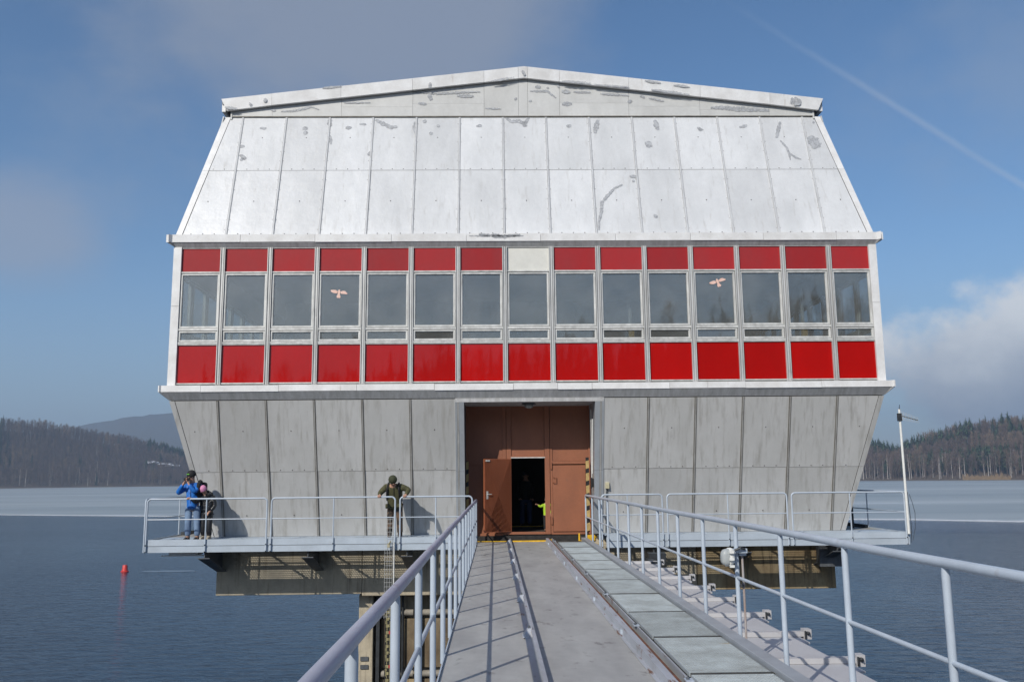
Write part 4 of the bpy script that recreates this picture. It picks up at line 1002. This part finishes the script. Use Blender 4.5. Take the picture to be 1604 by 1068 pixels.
sm_=MB(); sm_.box(-.022,0,-.03,.03,0,.045); sme=sm_.mesh('lug',BLUEG)
for k in range(14):
    yy=-15.17-2.53*4+2.53*k
    if yy>Y1: break
    c_=inst('lug',lme,(.57,yy,.0915),F_); b=bpy.data.objects.new('bolt',bme); COL.objects.link(b); b.parent=c_; b.location=(-.01,0,.008)
    inst('lug',sme,(.424,yy,.011),F_)
# gratings
def grating(L_):
    L_-=.055; m=MB(); x0,x1=.002,.648; n=int((L_-.03)/.050)
    for i in range(n+1): m.box(x0,x1,.012+i*.050,.012+i*.050+.006,.0,.0255)
    for j in range(22): x=x0+.006+j*.0298; m.box(x,x+.006,.006,L_-.012,.012,.0215)
    for x in (x0-.004,x1): m.box(x,x+.004,.004,L_-.006,-.002,.0265)
    for yy in (.004,L_-.012): m.box(x0,x1,yy,yy+.006,-.002,.0263)
    return m
Lg=1.645; gme2=grating(Lg).mesh('grating_panel',GALV)
k=0; yy=-14.81-Lg*6
while yy+Lg<Y1+.05:
    o=inst('grating_panel',gme2,(.655+rnd.uniform(-.003,.003),yy+.006,.038+rnd.uniform(-.003,.003)),F_); yy+=Lg+.003
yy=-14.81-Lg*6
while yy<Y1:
    m=MB(); m.box(.662,1.322,yy-.050,yy+.004,.040,.0665); part('joint_shade_strip',m,mat('joint_shade',(.07,.07,.06),.9,0,.3,12),F_); yy+=Lg+.003  # dark strip stands in for the shaded gap between gratings
m=MB(); m.box(-1.36,-.60,1.205,1.245,-.01,.028); m.box(-.44,.42,1.205,1.25,.0,.034); m.box(.50,.58,1.21,1.25,.03,.06); m.box(-.585,-.50,1.20,1.262,.016,.030); part('yellow_edge',m,YEL,F_)
m=MB(); m.box(1.27,1.31,1.22,1.26,.0,.20); m.box(1.30,1.345,1.22,1.26,.0,.02); part('yellow_stop',m,YEL,F_)
m=MB(); m.box(1.50,1.70,1.18,1.22,.02,.16); m.box(1.70,1.86,1.19,1.21,.09,.13); part('yellow_plate',m,YEL,F_)
m=MB(); m.box(-1.7,-1.5,1.15,1.18,.06,.20); part('yellow_plate',m,YEL,F_)
# stepped side plates to the right, each with an upstanding rib and a bolted tab
pm=MB(); pm.box(0,1.20,0,1.54,-.020,0); pm.box(0,1.285,1.06,1.52,-.024,-.003); pme=pm.mesh('side_plate',PLATE)
rm=MB(); rm.box(0,1.33,0,.012,0,.055); rm.box(0,1.33,.012,.12,.042,.050); rm.box(1.33,1.42,-.02,.10,-.03,.085); rme=rm.mesh('rib',PLATE)
tm=MB(); tm.box(1.335,1.35,-.05,-.021,-.02,.07); tm.lathe([(.02,0),(.02,.03),(.008,.035),(.008,.06)],(1.375,-.02,.045),8,0,(0,-1,0)); tme=tm.mesh('tab_bolt',DSTEEL)
for k in range(16):
    yy=-3.27-1.552*(15-k)+1.552*1
    if yy>-1.2: break
    p=inst('side_plate',pme,(1.475,yy-1.55,-.30+rnd.uniform(-.003,.003)),F_)
    r_=bpy.data.objects.new('rib',rme); COL.objects.link(r_); r_.parent=p; r_.location=(0,1.40,.0035)
    r_=bpy.data.objects.new('tab_bolt',tme); COL.objects.link(r_); r_.parent=p; r_.location=(0,1.40,.0035)
m=MB(); m.box(2.70,3.10,-1.05,-.75,-.36,-.14); m.box(2.6,2.75,-1.9,-1.0,-.33,-.25); part('end_bearing',m,DSTEEL,F_)

def walkrail(side,lab):
    t=thing('bridge_railing',lab,'railing',(-1.37 if side<0 else 1.6,-20,0),'railings of the footbridge')
    if side<0:
        fx=lambda Y:-1.372; fz=lambda Y:1.072; ys=[-18.97+1.33*k for k in range(-17,16)]; ye=1.02; zb=-.06; mz=lambda Y:.555
        X=lambda Y:fx(Y)
    else:
        fx=lambda Y:1.64-.14*(Y+17)/18.3; fz=lambda Y:1.112+.05*(Y+17)/18.3; ys=[-17.06+1.42*k for k in range(-17,14)]; ye=1.42; zb=-.28; mz=lambda Y:.575+.03*(Y+17)/18.3
    m=MB(); P=[(fx(ys[0]),ys[0]-.4,fz(ys[0]))]
    for i,y in enumerate(ys[1:]):
        P.append((fx(y)+rnd.uniform(-.003,.003),y-.6,fz(y)+rnd.uniform(-.003,.003)))
    P+= [(fx(ye),ye-.06,fz(ye)),(fx(ye),ye-.02,fz(ye)-.015),(fx(ye),ye,fz(ye)-.06)]
    m.tube(P,.030,14); part('top_rail',m,BLUEG if side>0 else mat('worn_rail_paint',(.40,.42,.50),.38,0,.06,4,(1,.3,1),(.33,.33,.40),streak=((.28,.23,.26),5,(1,.5,1),.6,.8)),t,True)
    m=MB(); m.tube([(fx(y),y,mz(y)) for y in (ys[0]-.4,-17,-8,ye)],.0165,10); part('mid_rail',m,BLUEG,t,True)
    for i,y in enumerate(ys):
        if abs(y-ye)<.1: y=ye
        x=fx(y); m=MB(); zt=fz(y)
        b_=zb if side<0 else -.30+.0
        m.tube([(x,y,b_),(x,y,zt-.055),(x,y,zt-.022)],[.0235,.0235,.021],12); o=part('post',m,BLUEG,t,True)
        if y>-20:
            m=MB()
            if side<0:
                m.box(x+.012,x+.034,y-.035,y+.035,-.09,-.005); m.lathe([(.012,0),(.012,.014),(.006,.02)],(x+.034,y-.02,-.03),6,0,(1,0,0)); m.lathe([(.012,0),(.012,.014),(.006,.02)],(x+.034,y+.02,-.06),6,0,(1,0,0))
            else:
                m.lathe([(.036,-.03),(.036,-.018),(.026,-.004)],(x,y,-.26),12)
            part('foot',m,BLUEG,o)
walkrail(-1,'blue-grey railing on the left side of the footbridge')
walkrail(1,'blue-grey railing on the right side of the footbridge, carrying a lamp')
# lamp on the right railing
t=thing('bulkhead_light','oval bulkhead light with a clear dome bolted to the right footbridge railing','lamp',(1.50,-12.81,.78))
Ly=-12.86; lc=Vector((1.535,Ly,.795)); axl=Vector((-.97,-.22,-.05)).normalized(); Q=axl.to_track_quat('Z','Y').to_matrix()
def LP(x,y,z): return lc+Q@Vector((x,y,z))
def oval(mb,prof,sx,sz):
    n=20; b=len(mb.v)
    for r,z in prof:
        for k in range(n):
            a=2*math.pi*k/n; ca,sa=math.cos(a),math.sin(a); e=.75
            mb.v.append(tuple(lc+Vector((0,0,1))*(math.copysign(abs(sa)**e,sa)*r*sz)+Vector((axl.y,-axl.x,0)).normalized()*(math.copysign(abs(ca)**e,ca)*r*sx)+axl*z))
    for i in range(len(prof)-1):
        for k in range(n): k2=(k+1)%n; mb.face((b+i*n+k,b+i*n+k2,b+(i+1)*n+k2,b+(i+1)*n+k))
    mb.face([b+n-1-k for k in range(n)]); mb.face([b+(len(prof)-1)*n+k for k in range(n)])
m=MB(); oval(m,[(.80,-.02),(1,-.005),(1.04,.01),(1.04,.03),(.96,.034)],.055,.088); part('housing',m,LAMPW,t,True)
m=MB(); oval(m,[(.95,.034),(.95,.06),(.86,.088),(.6,.105),(.2,.11)],.055,.088)
gmm,gt=newmat('clear_dome'); o_=gt.nodes.new('ShaderNodeOutputMaterial'); a_=gt.nodes.new('ShaderNodeBsdfTransparent'); b_=gt.nodes.new('ShaderNodeBsdfPrincipled'); b_.inputs['Base Color'].default_value=(.5,.53,.53,1); b_.inputs['Roughness'].default_value=.15; x_m=gt.nodes.new('ShaderNodeMixShader'); x_m.inputs[0].default_value=.65; gt.links.new(a_.outputs[0],x_m.inputs[1]); gt.links.new(b_.outputs[0],x_m.inputs[2]); gt.links.new(x_m.outputs[0],o_.inputs[0])
part('dome',m,gmm,t,True)
m=MB()
for q in (-.07,.0,.07): m.box(1.50,1.545,Ly-.09,Ly-.06,.775+q-.012,.775+q+.012); m.box(1.49,1.53,Ly+.06,Ly+.085,.775+q-.012,.775+q+.012)
part('clasps',m,LAMPW,t,kind='stuff')
m=MB(); m.box(1.52,1.70,Ly-.02,Ly+.02,.83,.875); m.box(1.63,1.70,-12.84,-12.78,.80,.865); part('bracket',m,BLUEG,t)
m=MB(); m.tube([(1.56,Ly-.05,.86),(1.62,Ly-.06,.885),(1.67,Ly-.04,.87)],.012,8); part('gland',m,DSTEEL,t)
t=thing('cable_conduit','rusty cable conduit strapped to the post under the bulkhead light','pipe',(1.66,-12.81,0))
m=MB(); m.tube([(1.668,-12.79,.86),(1.672,-12.79,.30),(1.668,-12.79,-.28)],.012,8); part('pipe',m,mat('old_conduit',(.40,.40,.40),.5,0,.2,7,(1,1,.3),(.25,.12,.06)),t,True)
for z in (.50,-.12): m=MB(); m.lathe([(.03,-.012),(.03,.012)],(1.64,-12.80,z),12); part('clamp',m,DSTEEL,t)
# buoy
t=thing('buoy','small red conical buoy floating left of the building','buoy',(-30.5,50.9,WZ))
RB=mat('buoy_red',(.62,.045,.035),.45); 
m=MB(); m.lathe([(.30,-.15),(.31,.0),(.31,.05),(.26,.09)],(-30.5,50.9,WZ),16); part('float',m,RB,t,True)
m=MB(); m.lathe([(.24,.09),(.21,.2),(.18,.50),(.16,.53)],(-30.5,50.9,WZ),16); part('cone',m,RB,t,True)

# ------------------------------------------------------------------ people
def skinmesh(name,J,edges,rad,m,parent,root,sub=2):
    J={k:v for k,v in J.items() if k in rad}; names=list(J); me=bpy.data.meshes.new(name); me.from_pydata([tuple(J[n]) for n in names],[(names.index(a),names.index(b)) for a,b in edges],[])
    o=bpy.data.objects.new(name,me); COL.objects.link(o)
    sk=o.modifiers.new('s','SKIN'); sk.use_smooth_shade=True
    lay=me.skin_vertices[0] if me.skin_vertices else None
    if lay is None:
        bm=bmesh.new(); bm.from_mesh(me); bm.verts.layers.skin.verify(); bm.to_mesh(me); bm.free(); lay=me.skin_vertices[0]
    for i,n in enumerate(names):
        r=rad[n]; lay.data[i].radius=r if isinstance(r,tuple) else (r,r); lay.data[i].use_root=(n==root)
    ss=o.modifiers.new('u','SUBSURF'); ss.levels=sub; ss.render_levels=sub
    dg=bpy.context.evaluated_depsgraph_get(); ev=o.evaluated_get(dg); nm=bpy.data.meshes.new_from_object(ev); 
    bpy.data.objects.remove(o); bpy.data.meshes.remove(me)
    org=wloc(parent); nm.transform(Matrix.Translation(-org)); nm.name=name; nm.materials.clear(); nm.materials.append(m)
    nm.polygons.foreach_set('use_smooth',[True]*len(nm.polygons))
    q=bpy.data.objects.new(name,nm); COL.objects.link(q); q.parent=parent; return q
def person(label,base,J,jac,tro,sho,hat=None,hatrim=None,hs=1.0,face=(0,-1,0),boots=False,hood=False,grip=None,fat=1.0):
    """J holds joint positions in metres; the body is one skinned surface with fingers grown on, clothes are skinned over it"""
    t=thing('person',label,'person',base)
    V_=Vector; J={k:V_(v) for k,v in J.items()}
    fd=V_(face).normalized(); hd=J['head']; up=(hd-J['neck']).normalized()
    J['crown']=hd+up*.085*hs
    edges=[('pelvis','waist'),('waist','chest'),('chest','neck'),('neck','head'),('head','crown')]
    rad=dict(pelvis=(.13*hs,.11*hs),waist=(.12*hs,.10*hs),chest=(.145*hs,.11*hs),neck=.052*hs,head=(.074*hs,.088*hs),crown=(.06*hs,.07*hs))
    for s in 'LR':
        edges+=[('chest','sh'+s),('sh'+s,'el'+s),('el'+s,'wr'+s),('wr'+s,'ha'+s),('pelvis','hi'+s),('hi'+s,'kn'+s),('kn'+s,'an'+s),('an'+s,'to'+s)]
        rad.update({'sh'+s:.055*hs,'el'+s:.04*hs,'wr'+s:.026*hs,'ha'+s:(.034*hs,.020*hs),'hi'+s:.085*hs,'kn'+s:.055*hs,'an'+s:.038*hs,'to'+s:.035*hs})
    body=skinmesh('body',J,edges,rad,SKIN,t,'pelvis')
    # fingers: bent tapered chains rooted in the palm, merged into the body surface mesh
    fm=MB()
    for s in 'LR':
        p=J['ha'+s]; d=(p-J['wr'+s]).normalized(); tgt=(grip or {}).get(s)
        side=d.cross(V_((0,0,1))); side=side.normalized() if side.length>.1 else V_((1,0,0))
        dn=V_((0,0,-1)) if tgt!='up' else V_((0,0,1))
        if tgt=='rail': side=V_((1,0,0)); d=V_((0,-1,0))
        for i,(o_,ln) in enumerate(((-.030,.070),(-.010,.080),(.010,.075),(.028,.058))):
            a=p+side*o_*hs+d*.018*hs; b=a+(d*.9+dn*.35).normalized()*ln*.5*hs; c_=b+(d*.2+dn).normalized()*ln*.32*hs; e=c_+(dn*.8-d*.6).normalized()*ln*.28*hs
            fm.tube([p+side*o_*.8*hs,a,b,c_,e],[.011*hs,.0105*hs,.0095*hs,.0085*hs,.007*hs],6)
        a=p+side*(-.036 if s=='L' else .036)*hs-d*.015; b=a+(d*.5+dn*.5+side*(-.5 if s=='L' else .5)).normalized()*.032*hs; c_=b+(d*.4+dn).normalized()*.028*hs
        fm.tube([p,a,b,c_],[.014*hs,.013*hs,.011*hs,.009*hs],6)
    # nose and ears belong to the same surface
    sd=fd.cross(V_((0,0,1))).normalized(); upf=sd.cross(fd).normalized()
    fm.tube([hd+fd*.080*hs+upf*.012*hs,hd+fd*.104*hs-upf*.018*hs,hd+fd*.08*hs-upf*.028*hs],[.008*hs,.014*hs,.009*hs],6)
    for q in (-1,1): fm.ell(hd+sd*q*.080*hs-fd*.005,(.012*hs,.018*hs,.028*hs),8,6)
    bm=bmesh.new(); bm.from_mesh(body.data); tmp=fm.mesh('tmp',SKIN,wloc(t)); bm.from_mesh(tmp); bm.to_mesh(body.data); bm.free(); bpy.data.meshes.remove(tmp)
    body.data.polygons.foreach_set('use_smooth',[True]*len(body.data.polygons))
    m=MB(); 
    for q in (-1,1): m.ell(hd+fd*.086*hs+sd*q*.030*hs+upf*.012*hs,(.010*hs,.006*hs,.006*hs),8,5)
    m.tube([hd+fd*.088*hs+sd*-.022*hs-upf*.048*hs,hd+fd*.093*hs-upf*.05*hs,hd+fd*.088*hs+sd*.022*hs-upf*.048*hs],.004*hs,5); part('face_features',m,mat('dark_features',(.06,.03,.025),.5),t)
    # jacket
    jk=jac; k2={k:J[k] for k in ('waist','chest','shL','elL','wrL','shR','elR','wrR')}; k2['hem']=J['hem']; k2['col']=J['neck'].lerp(J['chest'],.25)
    f=fat
    r2=dict(hem=(.175*hs*f,.135*hs*f),waist=(.165*hs*f,.13*hs*f),chest=(.185*hs*f,.14*hs*f),col=(.078*hs,.078*hs))
    for s in 'LR': r2.update({'sh'+s:.082*hs*f,'el'+s:.062*hs*f,'wr'+s:.044*hs*f})
    skinmesh('jacket',k2,[('hem','waist'),('waist','chest'),('chest','col')]+[e for s in 'LR' for e in (('chest','sh'+s),('sh'+s,'el'+s),('el'+s,'wr'+s))],r2,jk,t,'waist')
    k3={k:J[k].copy() for k in ('pelvis','hiL','hiR','knL','knR','anL','anR')}
    for q_ in ('anL','anR'): k3[q_].z=base[2]+.075*hs; r3=dict(pelvis=(.13*hs,.105*hs))
    for s in 'LR': r3.update({'hi'+s:.105*hs,'kn'+s:.082*hs,'an'+s:.075*hs})
    skinmesh('trousers',k3,[e for s in 'LR' for e in (('pelvis','hi'+s),('hi'+s,'kn'+s),('kn'+s,'an'+s))],r3,tro,t,'pelvis')
    for s in 'LR':
        m=MB(); a=J['an'+s]; b=J['to'+s]; dv=(b-a); dv.z=0; dv.normalize(); zz=base[2]+.005
        sd2=V_((-dv.y,dv.x,0)); w=.045*hs; c0=V_((a.x,a.y,zz))-dv*.06*hs; c1=V_((a.x,a.y,zz))+dv*.20*hs
        ht=.13*hs if boots else .085*hs
        m.hexa([c0-sd2*w*.8,c1-sd2*w*.7,c1+sd2*w*.7,c0+sd2*w*.8,c0-sd2*w*.7+V_((0,0,ht)),c1-sd2*w*.5+V_((0,0,.045*hs)),c1+sd2*w*.5+V_((0,0,.045*hs)),c0+sd2*w*.7+V_((0,0,ht))])
        if boots: m.tube([V_((a.x,a.y,zz+.02)),V_((a.x,a.y,zz+.17*hs))],.06*hs,10)
        o=part('shoe',m,sho,t,True,bevel=.012*hs)
    if hat:
        m=MB(); Mh=up.to_track_quat('Z','Y').to_matrix(); c_=hd+up*.035*hs-fd*.008
        m.lathe([(.102*hs,-.02*hs),(.106*hs,0),(.106*hs,.035*hs),(.098*hs,.07*hs),(.075*hs,.105*hs),(.04*hs,.125*hs),(.008,.132*hs)],c_,16,0,up); part('hat',m,hat,t,True)
        if hatrim: 
            m=MB(); m.tube([c_+fd*.108*hs+sd*-.03+up*.03*hs,c_+fd*.111*hs+up*.032*hs,c_+fd*.104*hs+sd*.045+up*.03*hs],.013*hs,6); part('hat_stripe',m,hatrim,t,True)
    return t,J,fd,sd,up
ZF=.215
# man in green, leaning on the rail
yb=.10
GREEN=cloth('olive_jacket',(.080,.075,.030),col2=(.045,.045,.018)); CAMO=mat('camouflage',(.12,.07,.04),.9,0,.2,7,(1,1,1),(.025,.022,.018),lo=.45,hi=.55)
t,J,fd,sd,up=person('man in olive jacket and knit cap leaning over the left platform rail',(-3.38,.10,ZF),
 dict(pelvis=(-3.36,.16,1.04),waist=(-3.37,.10,1.18),chest=(-3.38,-.04,1.40),neck=(-3.385,-.14,1.50),head=(-3.38,-.22,1.575),hem=(-3.37,.12,.86),
 shL=(-3.56,-.06,1.44),elL=(-3.70,-.10,1.30),wrL=(-3.69,-.29,1.245),haL=(-3.68,-.37,1.242),shR=(-3.20,-.06,1.44),elR=(-3.00,-.08,1.37),wrR=(-3.05,-.29,1.25),haR=(-3.07,-.37,1.242),
 hiL=(-3.47,.16,.98),knL=(-3.47,.10,.62),anL=(-3.49,.12,.28),toL=(-3.49,.0,.235),hiR=(-3.26,.16,.98),knR=(-3.24,.10,.62),anR=(-3.23,.14,.28),toR=(-3.22,.02,.235)),
 GREEN,CAMO,cloth('brown_boots',(.05,.035,.025)),cloth('olive_cap',(.045,.05,.022)),face=(.25,-.80,-.62),boots=True,grip={'L':'rail','R':'rail'},fat=1.14)
BK=cloth('black_cloth',(.015,.015,.017))
m=MB(); m.box(-3.55,-3.19,.09,.30,1.05,1.50); bp=part('backpack',m,BK,t,bevel=.05)
for q in (-1,1): m=MB(); x=-3.38+q*.125; m.tube([(x,.12,1.47),(x,.0,1.535),(x,-.13,1.50),(x+q*.02,-.185,1.38),(x+q*.03,-.10,1.20),(x+q*.04,.06,1.12)],.024,6); part('strap',m,BK,t,True)
m=MB(); m.box(-3.58,-3.47,-.02,.03,.92,1.03); m.box(-3.29,-3.18,-.02,.03,.92,1.03); part('pockets',m,GREEN,t,bevel=.01,kind='stuff')
m=MB(); m.tube([(-3.37,-.205,1.44),(-3.365,-.15,1.30),(-3.36,-.06,1.12),(-3.36,-.03,.9)],.006,5); part('zip',m,BK,t)
# man in blue taking a picture
BLUE=cloth('blue_jacket',(.012,.16,.55),rough=.55,col2=(.010,.11,.42)); JEAN=mat('washed_jeans',(.20,.29,.42),.85,0,.15,6,(1,1,.6),(.09,.14,.24))
t,J,fd,sd,up=person('man in bright blue jacket and black cap holding a camera to his face',(-8.31,.05,ZF),
 dict(pelvis=(-8.30,.06,1.05),waist=(-8.31,.05,1.20),chest=(-8.32,.04,1.44),neck=(-8.33,.02,1.62),head=(-8.345,-.01,1.735),hem=(-8.30,.05,.93),
 shL=(-8.47,.02,1.50),elL=(-8.64,-.10,1.33),wrL=(-8.48,-.20,1.55),haL=(-8.44,-.20,1.61),shR=(-8.15,.04,1.52),elR=(-8.20,-.18,1.36),wrR=(-8.33,-.22,1.55),haR=(-8.37,-.21,1.62),
 hiL=(-8.40,.06,.97),knL=(-8.40,.04,.62),anL=(-8.40,.07,.28),toL=(-8.41,-.06,.235),hiR=(-8.20,.06,.97),knR=(-8.18,.04,.62),anR=(-8.17,.07,.28),toR=(-8.17,-.06,.235)),
 BLUE,JEAN,cloth('dark_shoes',(.04,.03,.025)),BK,fat=1.1,hatrim=mat('green_badge',(.15,.5,.05),.6),face=(-.35,-.93,-.05),grip={'L':'up','R':'up'})
m=MB(); c_=Vector((-8.405,-.155,1.675)); m.box(c_.x-.06,c_.x+.06,c_.y-.03,c_.y+.03,c_.z-.04,c_.z+.04); m.lathe([(.03,0),(.03,.06),(.026,.062)],c_+Vector((-.01,-.03,0)),12,0,(-.35,-.93,0)); m.box(c_.x-.02,c_.x+.02,c_.y-.02,c_.y+.02,c_.z+.04,c_.z+.055)
o=link('camera',m.mesh('camera',BLACK)); tag(o,'small black camera held up in front of the blue-jacketed man\'s face','camera')
m=MB(); m.box(-8.30,-8.02,.09,.28,1.12,1.60); part('backpack',m,BK,t,bevel=.06)
m=MB(); m.tube([(-8.15,.14,1.58),(-8.14,.03,1.615),(-8.14,-.08,1.55),(-8.15,-.10,1.38),(-8.12,.05,1.15)],.05,8); part('strap',m,BK,t,True)
m=MB(); m.tube([(-8.33,-.105,1.60),(-8.32,-.112,1.40),(-8.31,-.11,1.15),(-8.30,-.10,.95)],.006,5); part('zip',m,BK,t)
# girl with a pink hat
PUFF=mat('black_puffer',(.014,.014,.016),.22,0,.1,5,bump=.03,bscale=14,spec=.7)
hs=.86
t,J,fd,sd,up=person('girl in pink knit hat and shiny black jacket, one hand on the rail',(-8.0,.12,ZF),
 dict(pelvis=(-7.98,.14,.86),waist=(-7.98,.13,.98),chest=(-7.98,.11,1.17),neck=(-8.01,.06,1.30),head=(-8.045,.0,1.395),hem=(-7.98,.13,.78),
 shL=(-8.11,.06,1.22),elL=(-8.20,-.10,1.12),wrL=(-8.24,-.29,1.22),haL=(-8.27,-.36,1.235),shR=(-7.84,.12,1.22),elR=(-7.78,.10,1.02),wrR=(-7.86,.0,.90),haR=(-7.89,-.04,.86),
 hiL=(-8.05,.14,.80),knL=(-8.05,.10,.53),anL=(-8.04,.14,.27),toL=(-8.06,.02,.235),hiR=(-7.91,.14,.80),knR=(-7.90,.10,.53),anR=(-7.90,.14,.27),toR=(-7.90,.02,.235)),
 PUFF,cloth('black_ski_trousers',(.02,.02,.022),rough=.4),cloth('beige_boots',(.42,.36,.27)),cloth('pink_knit',(.75,.30,.50),scale=14),hs=hs,face=(-.60,-.72,-.35),boots=True,grip={'L':'rail'},fat=1.12)
m=MB(); m.tube([(-8.11,.08,1.30),(-7.98,.17,1.36),(-7.88,.10,1.31),(-7.95,-.02,1.28)],.05,8); part('hood',m,PUFF,t,True)
# seen through the open door
t,J,fd,sd,up=person('adult in jeans and dark jacket standing inside the dark hall',(.03,4.45,.205),
 dict(pelvis=(.03,4.45,1.02),waist=(.03,4.45,1.17),chest=(.03,4.45,1.42),neck=(.03,4.44,1.58),head=(.03,4.47,1.69),hem=(.03,4.45,.98),
 shL=(-.14,4.45,1.47),elL=(-.22,4.47,1.22),wrL=(-.15,4.61,1.04),haL=(-.12,4.67,1.02),shR=(.20,4.45,1.47),elR=(.27,4.45,1.20),wrR=(.24,4.59,1.03),haR=(.22,4.65,1.0),
 hiL=(-.07,4.45,.94),knL=(-.08,4.43,.60),anL=(-.09,4.48,.27),toL=(-.10,4.60,.225),hiR=(.13,4.45,.94),knR=(.13,4.43,.60),anR=(.14,4.48,.27),toR=(.15,4.60,.225)),
 BK,mat('blue_jeans',(.03,.055,.13),.85),cloth('dark_shoes',(.04,.03,.025)),BK,face=(0,1,0))
NEON=mat('hi_vis',(.42,.66,.03),.6)
hs=.62
t,J,fd,sd,up=person('small child in neon yellow hi-vis jacket half hidden by the door frame',(0.50,2.10,.205),
 dict(pelvis=(0.51,2.10,.66),waist=(0.51,2.10,.74),chest=(0.51,2.10,.87),neck=(0.51,2.08,.97),head=(0.51,2.07,1.05),hem=(0.51,2.10,.62),
 shL=(0.42,2.08,.90),elL=(0.33,2.05,.86),wrL=(0.27,2.03,.91),haL=(0.24,2.02,.93),shR=(0.60,2.10,.90),elR=(0.64,2.10,.77),wrR=(0.62,2.04,.68),haR=(0.62,2.02,.65),
 hiL=(0.46,2.10,.61),knL=(0.46,2.08,.42),anL=(0.46,2.10,.25),toL=(0.45,2.03,.22),hiR=(0.56,2.10,.61),knR=(0.56,2.08,.42),anR=(0.56,2.10,.25),toR=(0.56,2.03,.22)),
 NEON,BK,BK,BK,hs=hs,face=(-.8,-.5,0))
